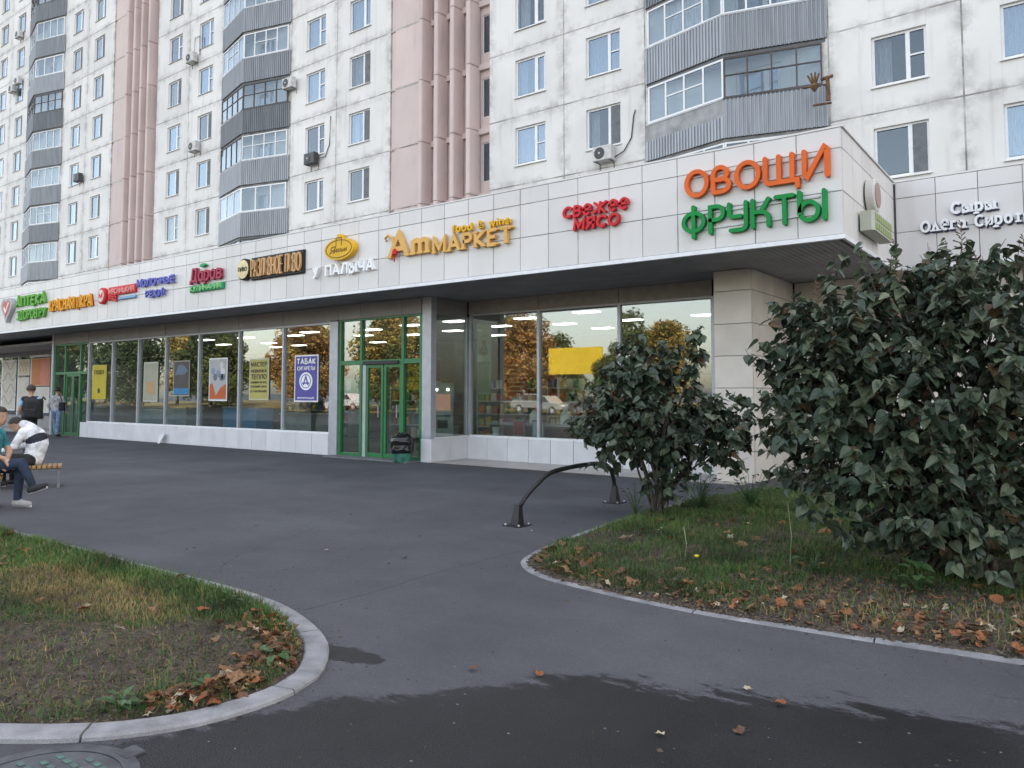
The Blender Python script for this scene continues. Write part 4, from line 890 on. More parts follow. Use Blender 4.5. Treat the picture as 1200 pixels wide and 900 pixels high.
for i in range(7): q = MB(); q.lathe([(.11, 0), (.09, -.004)], (random.uniform(-w * .6, w * .6), -.006, random.uniform(h * .5, h * .9)), 12, 0, 'y'); q.build('printed_shape', letmat('grey shape %d' % (i % 3), [(.15, .16, .2), (.6, .6, .62), (.25, .3, .4)][i % 3]), t)
t, w, h = poster(-23.17, -22.24, 1.49, 2.6, 13.125, 'dark street scene poster with a blue lower corner in the shop window', (.075, .065, .06), (.35, .34, .3))
q = MB(); q.box(-w * .9, w * .9, -.009, -.005, h * .05, h * .22); q.build('blue_print', letmat('sea blue print', (.03, .2, .4)), t)
q = MB(); q.prism_y([(-w * .8, h * .6), (-w * .3, h * .9), (w * .4, h * .85), (w * .8, h * .7), (w * .3, h * .6)], -.009, -.005); q.build('grey_print', letmat('slate print', (.12, .17, .24)), t)
t, w, h = poster(-25.0, -24.1, 1.3, 2.6, 13.125, 'pale washed out poster left of the dark street scene poster', (.36, .36, .28), (.5, .52, .46))
q = MB(); q.box(-w * .6, w * .6, -.009, -.005, h * .2, h * .5); q.build('sand_print', letmat('sand print', (.45, .3, .14)), t)
t, w, h = poster(-28.57, -27.54, 1.36, 2.58, 13.125, 'tall yellow poster beside the left green door', (.5, .40, .02), (.5, .42, .05))
text('СКИДКА', -w * .7, w * .7, h * .72, h * .86, -.012, M_ink, t, .16, .25, .005); q = MB(); q.lathe([(.1, 0), (.09, -.004)], (0, -.006, h * .25), 14, 0, 'y'); q.build('printed_dot', M_ink, t)
t, w, h = poster(-12.95, -12.44, 1.66, 2.27, 13.22, 'amber notice with black logo right of the main door', (.6, .33, .01), (.6, .35, .02))
text('СТР', -.05, .2, .4, .48, -.012, M_ink, t, .2, .25, .005); text('ОЙКА', -.05, .22, .29, .37, -.012, M_ink, t, .2, .25, .005); q = MB(); q.lathe([(.07, 0), (.06, -.004)], (-.14, -.006, .39), 14, 0, 'y'); q.build('printed_logo', M_ink, t); q = MB(); q.box(-.18, .2, -.009, -.005, .2, .22); q.build('printed_line', M_ink, t)
t, w, h = poster(-15.14, -14.68, 1.6, 1.95, 13.2, 'green and white notice left of the main door', (.05, .4, .22)); q = MB(); q.box(-w * .85, -.02, -.009, -.005, .05, h - .05); q.build('white_print', M_wh, t)
t, w, h = poster(-15.06, -14.67, 1.17, 1.58, 13.2, 'red notice left of the main door under the green one', (.45, .03, .02), (.5, .05, .03)); text('НЕТ', -.12, .12, .15, .27, -.012, letmat('pale yellow ink', (.7, .5, .2)), t, .2, .25, .005)
t, w, h = poster(-14.72, -14.52, 2.1, 2.26, 13.2, 'small yellow sticker above the green and white notice', (.7, .5, .03), (.75, .6, .2))
t, w, h = poster(-11.1, -10.4, 1.5, 2.5, 14.56, 'red and orange notice hung in the right shop window', (.42, .09, .04), (.45, .2, .08))
for i in range(7): q = MB(); q.box(-w * .5, w * .8, -.009, -.005, h * (.12 + .1 * i), h * (.16 + .1 * i)); q.build('printed_line', letmat('peach ink', (.65, .4, .22)), t)
q = MB(); q.box(-w * .9, -w * .6, -.0095, -.005, h * .05, h * .95); q.build('printed_stripe', letmat('dark red ink', (.2, .01, .01)), t)
t, w, h = poster(-11.95, -11.5, 1.55, 3.3, 14.6, 'tall pale green banner with a black jar at the left end of the right window', (.22, .34, .27), (.3, .4, .33))
q = MB(); q.lathe([(.02, 0), (.1, .02), (.13, .12), (.09, .22), (.05, .26), (.08, .34), (.02, .4)], (0, -.02, .95), 12); q.build('jar_print', M_ink, t).scale = (1, .1, 1)
t, w, h = poster(-38.85, -36.9, 1.9, 3.15, 15.12, 'orange and red poster in the far left recess', (.6, .2, .05), (.7, .4, .3)); q = MB(); q.box(.02, w * .9, -.009, -.005, .05, h * .95); q.build('pink_print', letmat('salmon print', (.65, .22, .16)), t)
t, w, h = poster(-40.25, -39.05, 2.4, 3.15, 15.12, 'cream poster with curls in the far left recess', (.62, .55, .4)); q = MB(); [stroke_poly(q, [(-.35 + .35 * i + .12 * math.cos(a), .4 + .2 * math.sin(a)) for a in [k * .6 for k in range(9)]], .04, -.01 - .001 * i, -.005) for i in range(3)]; q.build('printed_curl', letmat('ochre ink', (.35, .25, .1)), t)
t, w, h = poster(-42.1, -40.5, .75, 3.15, 15.12, 'large white poster with grey wave drawing in the far left recess', (.62, .58, .5)); q = MB(); [stroke_poly(q, [(-.8 + .16 * k, .5 + .55 * i + .2 * math.sin(k * .9 + i * 2)) for k in range(11)], .06, -.01 - .001 * i, -.005) for i in range(4)]; q.build('printed_wave', letmat('slate ink', (.42, .4, .36)), t)
t, w, h = poster(-38.85, -36.9, .7, 1.85, 15.12, 'white poster below the orange red one in the far left recess', (.66, .64, .58))

t, w, h = poster(-40.25, -39.05, .75, 2.3, 15.12, 'white poster under the cream one in the far left recess', (.66, .63, .56))
M_steel = mat('pale steel', (.5, .51, .52), .35, metal=.2); M_goods = [letmat('goods %d' % i, c) for i, c in enumerate([(.5, .08, .05), (.55, .4, .08), (.1, .25, .12), (.6, .58, .5), (.12, .15, .35), (.35, .18, .06)])]
box_mesh = {}
def goods(i, w, h):
    def f(): q = MB(); q.slab(-w / 2, w / 2, -.08, .08, 0, h, .01); return q.mesh('goods_box', M_goods[i])
    return shared(('goods', i, round(w, 2), round(h, 2)), f)
rs = random.Random(5)
def shelf(x, y, rz, n, label, L=2.4):
    t = thing('shelf_rack', label, 'shelf', (x, y, .012), rz, 'display racks in the shop')
    for s in (-L / 2, L / 2): q = MB(); q.box(s - .02, s + .02, -.25, .25, 0, 1.9); q.build('upright', M_steel, t)
    for k in range(5):
        q = MB(); q.box(-L / 2 + .021, L / 2 - .021, -.25, .25, .1 + .4 * k, .13 + .4 * k); q.build('shelf_board', M_steel, t); xx = -L / 2 + .15
        while xx < L / 2 - .12:
            wv, hv = rs.choice((.12, .16, .22)), rs.choice((.18, .24, .3)); put('goods_box', goods(rs.randrange(6), wv, hv), t, (xx, -.14, .131 + .4 * k)); xx += wv + rs.choice((.02, .03, .12))
for i, (x, y, rz, lb) in enumerate([(-14.3, 19.2, 0, 'stocked display rack facing the main door inside the shop'), (-11.2, 18.6, 0, 'stocked display rack behind the right window, left one'), (-8.6, 18.6, 0, 'stocked display rack behind the right window, right one'), (-17.8, 18.8, 0, 'stocked display rack behind the violet poster window'), (-22.5, 19.0, 0, 'stocked display rack behind the dark street poster window')]): shelf(x, y, rz, 5, lb)
def counter(x, y, L, h, col, label, items=()):
    t = thing('shop_counter', label, 'counter', (x, y, .012)); m = letmat('counter %.2f %.2f %.2f' % col, col)
    q = MB(); q.slab(-L / 2, L / 2, -.3, .3, .08, h, .01); q.build('body', m, t); q = MB(); q.box(-L / 2 + .05, L / 2 - .05, -.25, .25, 0, .08); q.build('base', M_gap, t); q = MB(); q.box(-L / 2 - .03, L / 2 + .03, -.34, .33, h + .001, h + .04); q.build('worktop', M_steel, t)
    for i in range(max(1, int(L / .8))): q = MB(); q.box(-L / 2 + .03 + i * .8, -L / 2 + .77 + i * .8, -.312, -.301, .12, h - .04); q.build('front_panel', m, t)
counter(-25.2, 14.2, 3.0, 1.05, (.3, .38, .4), 'pale teal counter behind the left shop windows')
counter(-20.6, 14.1, 1.7, 1.12, (.03, .25, .5), 'bright blue counter behind the swirl poster window')
counter(-18.3, 14.4, 1.4, .95, (.32, .34, .34), 'grey counter behind the olive poster window')
counter(-10.2, 15.2, 3.2, .8, (.2, .12, .07), 'brown low display table behind the right window')
counter(-7.3, 15.4, 1.8, .85, (.25, .2, .16), 'tan display table behind the shrub')
def small(name, label, cat, x, y, z, mbs):
    t = thing(name, label, cat, (x, y, z)); [m.build(nm, mt, t) for nm, m, mt in mbs]; return t
small('microwave_box', 'black and white appliance on the grey counter', 'appliance', -18.4, 14.25, 1.003, [('casing', MB().slab(-.3, .3, -.2, .2, 0, .32, .015), M_steel), ('door', MB().box(-.26, .1, -.215, -.201, .04, .28), M_gap), ('label_plate', MB().box(-.12, .0, -.22, -.216, .1, .2), M_wh)])
small('plastic_jug', 'white plastic jug on the brown display table, left of two', 'jug', -10.6, 15.1, .853, [('jug_body', MB().lathe([(.09, 0), (.11, .03), (.1, .22), (.05, .28), (.04, .33)], n=14), M_wh), ('handle', MB().tube([(.1, 0, .2), (.16, 0, .18), (.15, 0, .08), (.1, 0, .06)], .014), M_wh)])
small('plastic_jug', 'white plastic jug on the brown display table, right of two', 'jug', -9.7, 15.1, .853, [('jug_body', MB().lathe([(.11, 0), (.13, .03), (.12, .26), (.06, .32), (.05, .37)], n=14), M_wh), ('handle', MB().tube([(.12, 0, .24), (.19, 0, .2), (.18, 0, .08), (.12, 0, .06)], .014), M_wh)])
small('flower_pot', 'small white pot on the sill at the left of the right window', 'pot', -11.45, 14.72, .56, [('pot', MB().lathe([(.07, 0), (.1, .2), (.11, .21), (.1, .19)], n=14), M_wh), ('shelf_stand', MB().box(-.12, .12, -.12, .12, -.55, -.002), M_steel)])
for i, (xx, lb, cc) in enumerate([(-10.75, 'red framed card leaning in the right window', (.4, .06, .05)), (-10.2, 'white framed card leaning in the right window', (.6, .6, .58))]):
    small('framed_card', lb, 'card', xx, 14.7, .56, [('frame', MB().box(-.17, .17, 0, .03, 0, .4), letmat('card frame', (.3, .3, .3))), ('print', MB().box(-.14, .14, -.006, -.001, .04, .36), letmat('card %d' % i, cc)), ('foot', MB().box(-.15, .15, .0, .12, -.55, -.002), M_steel)])
# payment terminal and cash machine in the vestibule side window
t = thing('payment_terminal', 'tall pale payment terminal behind the vestibule side glass', 'terminal', (-12.75, 14.15, .012), R(55))
q = MB(); q.prism_y([(-.3, 0), (.3, 0), (.27, .9), (.3, 1.5), (.3, 1.75), (-.3, 1.9), (-.3, 1.5), (-.27, .9)], -.22, .22); bevel(q.build('cabinet', mat('terminal casing', (.52, .55, .54), .4), t), .02)
q = MB(); q.box(-.2, .2, -.24, -.222, 1.15, 1.55); q.build('screen', mat('terminal screen', (.1, .07, .06), .15, emit=(.5, .25, .18), estr=.25), t)
q = MB(); q.box(-.12, .14, -.235, -.222, .72, .92); q.build('slot', M_gap, t); q = MB(); q.box(-.2, .2, -.25, -.222, 1.0, 1.04); q.build('card_shelf', M_gap, t)
for s_ in (-.14, .14): q = MB(); q.lathe([(.03, 0), (.02, -.012)], (s_, -.225, 1.66), 10, 0, 'y'); q.build('lamp', mat('terminal lamp', (.9, .9, .8), .3, emit=(1, .95, .8), estr=4), t)

# ------------------------------------------------------------------ street objects
M_black = mat('black painted steel', (.007, .007, .008), .5, var=.3, scale=9, bump=.15, bscale=30)
t = thing('bicycle_rack', 'low black arched metal rack on the asphalt beside the small shrub', 'rack', (-5.55, 7.55, 0))
path = [(0, 0, .0), (0, .03, .2), (0, .2, .35), (0, .6, .54), (0, .8, .59), (0, 1.5, .615), (0, 2.1, .6), (0, 2.3, .5), (0, 2.4, .3), (0, 2.4, .0)]
sp = []
for i in range(len(path) - 1):
    for k in range(4): sp.append(Vector(path[i]).lerp(Vector(path[i + 1]), k / 4))
sp.append(Vector(path[-1]))
for _ in range(3): sp = [sp[0]] + [(sp[i - 1] + sp[i] * 2 + sp[i + 1]) / 4 for i in range(1, len(sp) - 1)] + [sp[-1]]
q = MB(); q.tube(sp, .03, 10); q.build('arch_tube', M_black, t, True)
for yy, tp in ((0, .03), (2.4, 0)):
    q = MB(); q.add([(-.06, yy - .06, .012), (.06, yy - .06, .012), (.06, yy + .06, .012), (-.06, yy + .06, .012), (-.032, yy - .032 + tp, .25), (.032, yy - .032 + tp, .25), (.032, yy + .032 + tp, .25), (-.032, yy + .032 + tp, .25)], [(0, 1, 5, 4), (1, 2, 6, 5), (2, 3, 7, 6), (3, 0, 4, 7), (4, 5, 6, 7)]); q.build('flared_foot', M_black, t)
    q = MB(); q.box(-.13, .13, yy - .13, yy + .13, .0, .013); bevel(q.build('base_plate', M_black, t), .004, 1)
    for a in (-.1, .1):
        for b in (-.1, .1): q = MB(); q.lathe([(.014, .012), (.014, .026), (.006, .03)], (a, yy + b, 0), 6); q.build('bolt', M_sill, t)
# benches
M_wood = mat('yellow bench slat', (.36, .21, .075), .55, col2=(.22, .115, .04), scale=3, stretch=(1, .2, 1), objvar=.12); M_leg = mat('bench leg steel', (.16, .165, .175), .5)
def bench(x, y, rz, label, W=.5, L=1.9, H=.42):
    # length runs to local -x, slats lie crosswise
    t = thing('bench', label, 'bench', (x, y, 0), rz, 'slatted benches'); n = int(L / .075)
    for i in range(n): put('slat', shared(('slat', W, H), lambda: MB().slab(.008, .067, 0, W, H - .045, H, .006).mesh('slat', M_wood)), t, (-(i + 1) * .075, 0, 0))
    for yy in (.04, W - .08): q = MB(); q.box(-L + .01, -.01, yy, yy + .04, H - .085, H - .047); q.build('bearer', M_leg, t)
    for xx in (-.07, -L + .05):
        for yy in (.042, W - .078): q = MB(); q.box(xx, xx + .04, yy, yy + .036, .026, H - .086); q.build('leg', M_leg, t)
        q = MB(); q.box(xx - .003, xx + .043, -.03, W + .03, .0, .025); q.build('foot_bar', M_leg, t)
RZ = R(36.69)
def cpt(px, zc, dx=0, dy=0):   # ground point by bearing from the viewer, plus local offsets
    a = (px - 600) / 900 * zc + dx; b = zc + dy; return (a * .8019 - b * .5975, a * .5975 + b * .8019)
bx, by = cpt(77, 13.1); bench(bx, by, RZ + R(30), 'yellow slatted bench under the person in the white hooded jacket', .5, 1.9, .37)
bx, by = cpt(8, 10.7); bench(bx, by, RZ + R(32), 'yellow slatted bench at the left picture edge under the person in jeans', .5, 1.9, .45)
# bin with black bag
t = thing('litter_bin', 'turquoise bin with black bin bag beside the main door', 'bin', (-12.62, 12.72, 0))
q = MB(); q.lathe([(.17, .0), (.2, .02), (.225, .3), (.235, .31), (.22, .3), (.19, .05)], n=20); q.build('bin_body', mat('turquoise plastic', (.10, .34, .25), .5, col2=(.03, .12, .1), scale=7), t, True)
q = MB(); pr = []; n = 22; vs = []; fs = []; prof = [(.245, .22), (.265, .30), (.26, .40), (.285, .48), (.27, .56), (.2, .63), (.1, .66), (.0, .655)]
for j, (r, z) in enumerate(prof):
    for k in range(n):
        a = 6.2832 * k / n; rr = r * (1 + .10 * nzv(k * .9, j * 1.3, 1., 3)); vs.append((rr * math.cos(a), rr * math.sin(a), z + .05 * nzv(k * .7, j * 2.1, 1, 7)))
for j in range(len(prof) - 1):
    for k in range(n): fs.append((j * n + k, j * n + (k + 1) % n, (j + 1) * n + (k + 1) % n, (j + 1) * n + k))
q.add(vs, fs); q.build('bin_bag', mat('black bag film', (.012, .012, .013), .22, bump=.6, bscale=14), t)
# loose plinth tile
t = tag(MB().add([(-.17, 0, 0), (.02, -.05, 0), (.22, .02, .32), (-.15, .05, .27), (-.17, .03, 0), (.02, -.02, 0), (.22, .05, .32), (-.15, .08, .27)], [(0, 1, 2, 3), (7, 6, 5, 4), (0, 4, 5, 1), (1, 5, 6, 2), (2, 6, 7, 3), (3, 7, 4, 0)]).build('loose_tile', M_tile, None, loc=(-23.4, 12.88, 0)), 'broken white tile leaning loose against the shop plinth', 'tile')
# manhole
t = thing('manhole_cover', 'round iron manhole cover with greenish wear at the bottom left', 'manhole', (-3.46, 1.40, 0))
M_iron = mat('worn cast iron', (.11, .115, .12), .5, col2=(.05, .05, .055), scale=12, metal=.4); M_verd = mat('green worn iron', (.07, .17, .13), .55, col2=(.06, .065, .07), scale=18)
q = MB(); q.lathe([(.40, .0), (.40, .006), (.335, .007), (.335, .002)], n=40); q.build('ring', M_iron, t); q = MB(); q.lathe([(.325, .0), (.325, .006), (.02, .006)], n=40); q.build('lid', M_iron, t)
for i in range(9):
    for j in range(9):
        a, b = -.26 + i * .065, -.26 + j * .065
        if a * a + b * b < .082: q = MB(); q.box(a - .02, a + .02, b - .012, b + .012, .006, .010); q.build('stud', M_verd, t)
q = MB(); q.box(-.05, .05, .36, .45, .0, .0085); q.build('hinge', M_iron, t)

# ------------------------------------------------------------------ shrubs
def leafmesh(name, m, fold=.12, heartshape=True):
    q = MB()
    if heartshape: h = [(-.16, -.1), (-.4, .02), (-.47, .28), (-.33, .62)]; tip = 1.08
    else: h = [(-.06, .0), (-.22, .1), (-.34, .42), (-.2, .75)]; tip = 1.0
    vs = [(0, .0, 0), (0, .36, -.02), (0, tip, -.13)]
    for sgn in (1, -1):
        for k, (x, y) in enumerate(h): vs.append((x * sgn, y, fold * abs(x) * 2 - .05 * (k == 3)))
    q.add(vs, [(0, 1, 5, 4, 3), (1, 2, 6, 5), (0, 7, 8, 9, 1), (1, 9, 10, 2)]); return q.mesh(name, m)
M_lilac = [mat('lilac leaf deep', (.042, .066, .04), .42, var=.3, scale=8, trans=.12, spec=.45), mat('lilac leaf mid', (.078, .108, .064), .42, var=.25, scale=8, trans=.15, spec=.45), mat('lilac leaf pale', (.13, .158, .095), .45, var=.25, scale=8, trans=.2), mat('lilac leaf brown', (.10, .06, .025), .6, var=.3, scale=8, trans=.15)]
LEAF = [leafmesh('leaf', m, f) for m in M_lilac for f in (.1, .22)]
M_bark = mat('shrub bark', (.085, .068, .052), .9, var=.3, scale=14, bump=.6, bscale=40)
def orient(pos, d, nrm, size):
    y = d.normalized(); z = (nrm - y * nrm.dot(y)).normalized(); x = y.cross(z)
    return Matrix(((x.x * size, y.x * size, z.x * size, pos.x), (x.y * size, y.y * size, z.y * size, pos.y), (x.z * size, y.z * size, z.z * size, pos.z), (0, 0, 0, 1)))
def shrub(name, label, base, stems, clumps, n, size, seed, pale=.12, nstem=10, holes=()):
    rnd = random.Random(seed); t = thing(name, label, 'shrub', base); B = Vector(base); camp = Vector((0, 0, 1.6))
    vols = [c[3] * c[4] * c[5] for c in clumps]; tot = sum(vols)
    leaves = []; twig = MB()
    # stems
    st = MB()
    for i in range(nstem):
        c = clumps[i % len(clumps)]; a = rnd.uniform(0, 6.28); r0 = stems * rnd.uniform(.2, 1)
        p0 = Vector((r0 * math.cos(a), r0 * math.sin(a), -.05)); p3 = Vector(c[:3]) + Vector((rnd.uniform(-.5, .5) * c[3], rnd.uniform(-.5, .5) * c[4], rnd.uniform(-.1, .6) * c[5]))
        pts = []
        for k in range(8):
            u = k / 7; p = p0.lerp(p3, u ** 1.0); p.x = p0.x + (p3.x - p0.x) * u ** 1.5; p.y = p0.y + (p3.y - p0.y) * u ** 1.5
            pts.append(p + Vector((nzv(u * 3, i, 1., 2), nzv(u * 3, i, 1., 5), 0)) * .07)
        st.tube(pts, [.026 - .019 * k / 7 for k in range(8)], 6)
    st.build('stem', M_bark, t)
    acc = 0
    for c, v in zip(clumps, vols):
        k = int(n * (v ** .67) / sum(q ** .67 for q in vols))
        # leaves ride on short twigs: a twig every ~7 leaves
        made = 0
        while made < k:
            a = rnd.uniform(0, 6.2832); cz = rnd.uniform(-1, 1); sr = (1 - cz * cz) ** .5; u = Vector((sr * math.cos(a), sr * math.sin(a), cz)); rr = rnd.random() ** .36 * (1.0 + .22 * nzv(u.x * 2 + c[0], u.y * 2 + u.z * 2, 1.3, seed))
            if rnd.random() < .25: rr *= rnd.uniform(.5, 1)
            p = Vector((c[0] + u.x * rr * c[3], c[1] + u.y * rr * c[4], c[2] + u.z * rr * c[5]))
            if p.z < .1: continue
            if any((p - Vector(h[:3])).length < h[3] for h in holes): continue
            out = (u * .8 + Vector((0, 0, .35)) + Vector((rnd.uniform(-.6, .6), rnd.uniform(-.6, .6), rnd.uniform(-.3, .6)))).normalized(); L = rnd.uniform(.12, .3)
            q0 = p - out * L * .7; q1 = p + out * L * .5; twig.tube([q0, p, q1], [.005, .004, .002], 3)
            for s in range(rnd.randint(5, 8)):
                w = s / 7; pos = q0.lerp(q1, .25 + .8 * w); ang = rnd.uniform(0, 6.28); side = Vector((math.cos(ang), math.sin(ang), rnd.uniform(-.9, .15)))
                d = (side + out * .35 + Vector((0, 0, -.45))); nr = Vector((rnd.uniform(-.5, .5), rnd.uniform(-.5, .5), 1)) + u * .5
                sz = size * (.4 + .85 * rnd.random() ** .8); r = rnd.random(); low = pos.z < .5
                mi = 2 if r < pale else (3 if r < pale + .035 else (1 if r < .52 else 0))
                leaves.append((pos, orient(pos, d, nr, sz), mi * 2 + rnd.randint(0, 1))); made += 1
    twig.build('twigs', M_bark, t)['kind'] = 'stuff'
    cl = camp - B
    leaves.sort(key=lambda e: (e[0] - cl).length - .25 * rnd.random())
    for pos, mx, mi in leaves[:290]:
        o = put('leaf', LEAF[mi], t); o.matrix_local = mx
    q = MB(); bases = [[tuple(v.co) for v in me.vertices] for me in LEAF]; pf = [[tuple(p.vertices) for p in me.polygons] for me in LEAF]
    for pos, mx, mi in leaves[290:]:
        q.add([mx @ Vector(v) for v in bases[mi]], pf[mi], mi // 2)
    o = q.build('foliage', M_lilac, t); o['kind'] = 'stuff'; return t
shrub('lilac_shrub', 'smaller dark lilac shrub in front of the right shop window', (-4.5, 9.2, .02), .12,
      [(-.1, -.05, 1.3, .8, .75, .62), (-.55, -.38, 1.4, .5, .45, .55), (.35, .3, 1.15, .75, .6, .5), (-.1, .0, 1.85, .6, .5, .4), (.42, .32, 2.08, .2, .2, .36), (.8, .58, 1.15, .48, .42, .36), (-.4, -.25, .95, .5, .45, .38), (.08, .05, .62, .42, .38, .46), (-.3, -.2, 2.05, .32, .28, .25), (.7, .5, .78, .3, .25, .22)], 3700, .108, 11, .12, 14, [(.25, -.3, 1.0, .15), (-.15, -.6, 1.15, .12), (.5, .1, 1.35, .14)])
shrub('lilac_shrub', 'large broad lilac shrub filling the right side of the bed', (-1.0, 7.76, .02), .4,
      [(-.5, -.3, 1.6, 1.0, .95, 1.0), (.2, .1, 1.85, 1.1, 1.0, 1.0), (.85, .55, 1.35, 1.0, 1.0, 1.05), (-.85, -.5, 1.4, .78, .72, .8), (-.45, -.3, 2.3, .85, .7, .55), (.15, .1, 2.5, .75, .65, .45), (.0, -.4, .85, 1.0, .8, .62), (.8, .3, .75, 1.0, .9, .65), (-.55, -.4, .75, .75, .65, .5), (-.85, -.6, 2.0, .6, .5, .55), (1.0, .8, 1.8, .75, .7, .6), (.3, -.45, .42, .8, .5, .36)], 13500, .1, 23, .36, 30, [(-.2, -1.2, 1.35, .16), (.35, -.9, 1.5, .14), (-.6, -1.15, 1.5, .12), (-.85, -1.1, 1.1, .12), (.1, -1.1, 1.0, .12)])  # large share of pale leaves also paints in the light sheen on them
# tops with dry seed heads and a few long shoots
for i, (x, y, z) in enumerate([(-1.35, 7.6, 2.7), (-.85, 7.85, 2.85), (-.4, 8.05, 2.7), (-1.95, 7.3, 2.35)]):
    t = thing('seed_head', ['dry lilac seed head at the left of the big shrub top', 'tallest dry lilac seed head on the big shrub', 'dry lilac seed head at the right of the big shrub top', 'low dry lilac seed head on the left flank of the big shrub'][i], 'seed head', (x, y, z)); q = MB()
    q.tube([(0, 0, -.4), (.01, 0, 0), (.02, .01, .28)], [.006, .005, .002], 5)
    for k in range(16):
        zz = .02 + .016 * k; a = k * 2.4; L = .07 * (1 - k / 20); q.tube([(.01, 0, zz), (L * math.cos(a), L * math.sin(a), zz + .03)], [.003, .007], 4)
    q.build('panicle', mat('dry seed', (.12, .08, .05), .9), t)
# weeds and single plants in the beds
M_weed = [mat('weed leaf', (.05, .11, .03), .5, var=.3, scale=8, trans=.25), mat('weed leaf pale', (.09, .16, .06), .5, var=.25, scale=8, trans=.25)]
WL = [leafmesh('weed_leaf', m, .15, False) for m in M_weed]; WLh = [leafmesh('weed_leaf', m, .15, True) for m in M_weed]
def weed(x, y, z, n, size, spread, label, hgt=.1, kind=0, seed=1):
    rnd = random.Random(seed); t = thing('weed', label, 'weed', (x, y, z))
    q = MB()
    for i in range(n):
        a = i * 2.4 + rnd.uniform(-.4, .4); r = spread * rnd.uniform(.1, .6); zz = hgt * rnd.uniform(.1, 1); p = Vector((r * math.cos(a), r * math.sin(a), zz))
        q.tube([(0, 0, 0), p * .6 + Vector((0, 0, .02)), p], [.004, .003, .002], 3)
        d = Vector((math.cos(a), math.sin(a), rnd.uniform(-.3, .6))); o = put('leaf', (WLh if kind else WL)[rnd.randint(0, 1)], t); o.matrix_local = orient(p, d, Vector((rnd.uniform(-.3, .3), rnd.uniform(-.3, .3), 1)), size * rnd.uniform(.6, 1.1))
    q.build('stems', M_weed[0], t)
weed(-3.9, 1.98, .01, 15, .08, .1, 'pale green leafy weed beside the kerb at the lower left', .09, 0, 3)
weed(-3.83, 2.82, .02, 12, .09, .12, 'broad leaved weed in the leaf litter at the kerb tip', .08, 0, 4)
weed(-3.75, 2.35, .02, 10, .07, .1, 'small weed between dry leaves near the kerb joint', .06, 0, 5)
weed(-5.0, 3.3, .03, 12, .08, .12, 'tall weed at the far edge of the left grass bed', .13, 0, 6)
weed(-1.1, 6.8, .04, 16, .11, .16, 'pale lilac seedling in front of the big shrub', .3, 1, 7)
weed(-1.95, 7.0, .04, 14, .08, .2, 'low green weed left of the big shrub foot', .2, 0, 8)
weed(-4.2, 9.9, .04, 60, .09, .5, 'bushy nettle clump behind the small shrub', .5, 0, 9)
weed(-3.7, 10.4, .04, 60, .09, .55, 'yellowish weedy clump right of the small shrub foot', .5, 0, 10)
weed(-4.72, 9.0, .03, 22, .07, .25, 'thin weeds at the left foot of the small shrub', .4, 0, 12)
for i, (x, y, h, lb) in enumerate([(-2.22, 7.23, .55, 'thin pale bare stem standing in the grass left of the big shrub'), (-3.1, 6.9, .3, 'short thin grass stalk near the middle of the right bed')]):
    q = MB(); q.tube([(0, 0, 0), (.02, 0, h * .5), (-.01, .01, h), (.02, 0, h * 1.15)], [.007, .006, .005, .003], 5); tag(q.build('plant_stem', mat('pale stem', (.22, .24, .13), .7), None, loc=(x, y, .02)), lb, 'stem')
t = thing('dandelion', 'small yellow dandelion in the grass of the right bed', 'flower', (-2.85, 6.6, .03)); q = MB(); q.tube([(0, 0, 0), (.01, 0, .1)], .003, 4); q.build('stalk', M_weed[0], t); q = MB(); q.lathe([(.004, .09), (.022, .105), (.018, .115), (.005, .118)], n=10); q.build('bloom', letmat('dandelion yellow', (.7, .5, .02)), t)

# crumbs of earth, straw bits and grit: uncountable
def crumbs(name, label, cat, n, fn, zf, mats, r0, r1, flat=.7, straw=0.):
    rnd = random.Random(len(name) * n); q = MB(); k = 0
    for _ in range(n * 12):
        if k >= n: break
        r = fn(rnd)
        if r is None: continue
        x, y = r; s = rnd.uniform(r0, r1) * (2.2 if rnd.random() < .04 else 1); z = zf(x, y); k += 1; mi = rnd.randrange(len(mats))
        if rnd.random() < straw:
            a = rnd.uniform(0, 6.28); L = min(.03, s * rnd.uniform(2, 4)); dx, dy = math.cos(a) * L, math.sin(a) * L; w = s * .22
            q.add([(x - dx - dy / L * w, y - dy + dx / L * w, z + .003), (x - dx + dy / L * w, y - dy - dx / L * w, z + .003), (x + dx + dy / L * w, y + dy - dx / L * w, z + rnd.uniform(.003, .02)), (x + dx - dy / L * w, y + dy + dx / L * w, z + .006)], [(0, 1, 2, 3)], len(mats) - 1); continue
        j = lambda: rnd.uniform(.7, 1.3) * s
        q.add([(x + j(), y, z), (x, y + j(), z), (x - j(), y, z), (x, y - j(), z), (x + s * .2, y, z + j() * flat)], [(0, 1, 4), (1, 2, 4), (2, 3, 4), (3, 0, 4)], mi)
    o = q.build(name, mats); o['kind'] = 'stuff'; o['label'] = label; o['category'] = cat
M_clod = [mat('soil clod dark', (.035, .027, .021), 1., var=.2), mat('soil clod', (.075, .058, .045), 1., var=.2), mat('soil clod light', (.12, .098, .08), 1., var=.2), mat('dry straw bit', (.13, .098, .056), .9, var=.2)]
crumbs('soil_crumbs', 'crumbly earth and straw bits in the left bed', 'soil', 16000, lambda r: (lambda x, y: (x, y) if inside(x, y, L_poly) else None)(-3.3 - 5 * r.random() ** 1.6, r.uniform(1.3, 3.5)), zL, M_clod, .003, .011, .8, .16)
crumbs('soil_crumbs', 'crumbly earth and straw bits in the right bed', 'soil', 12000, lambda r: (lambda x, y: (x, y) if inside(x, y, R_poly) else None)(r.uniform(-4.5, 1.5), 5.4 + 2.6 * r.random() ** 1.4), zR, M_clod, .005, .016, .8, .16)
M_grit = [mat('grit dark', (.03, .03, .032), 1.), mat('grit brown', (.09, .06, .04), 1.), mat('grit pale', (.13, .125, .12), .9)]
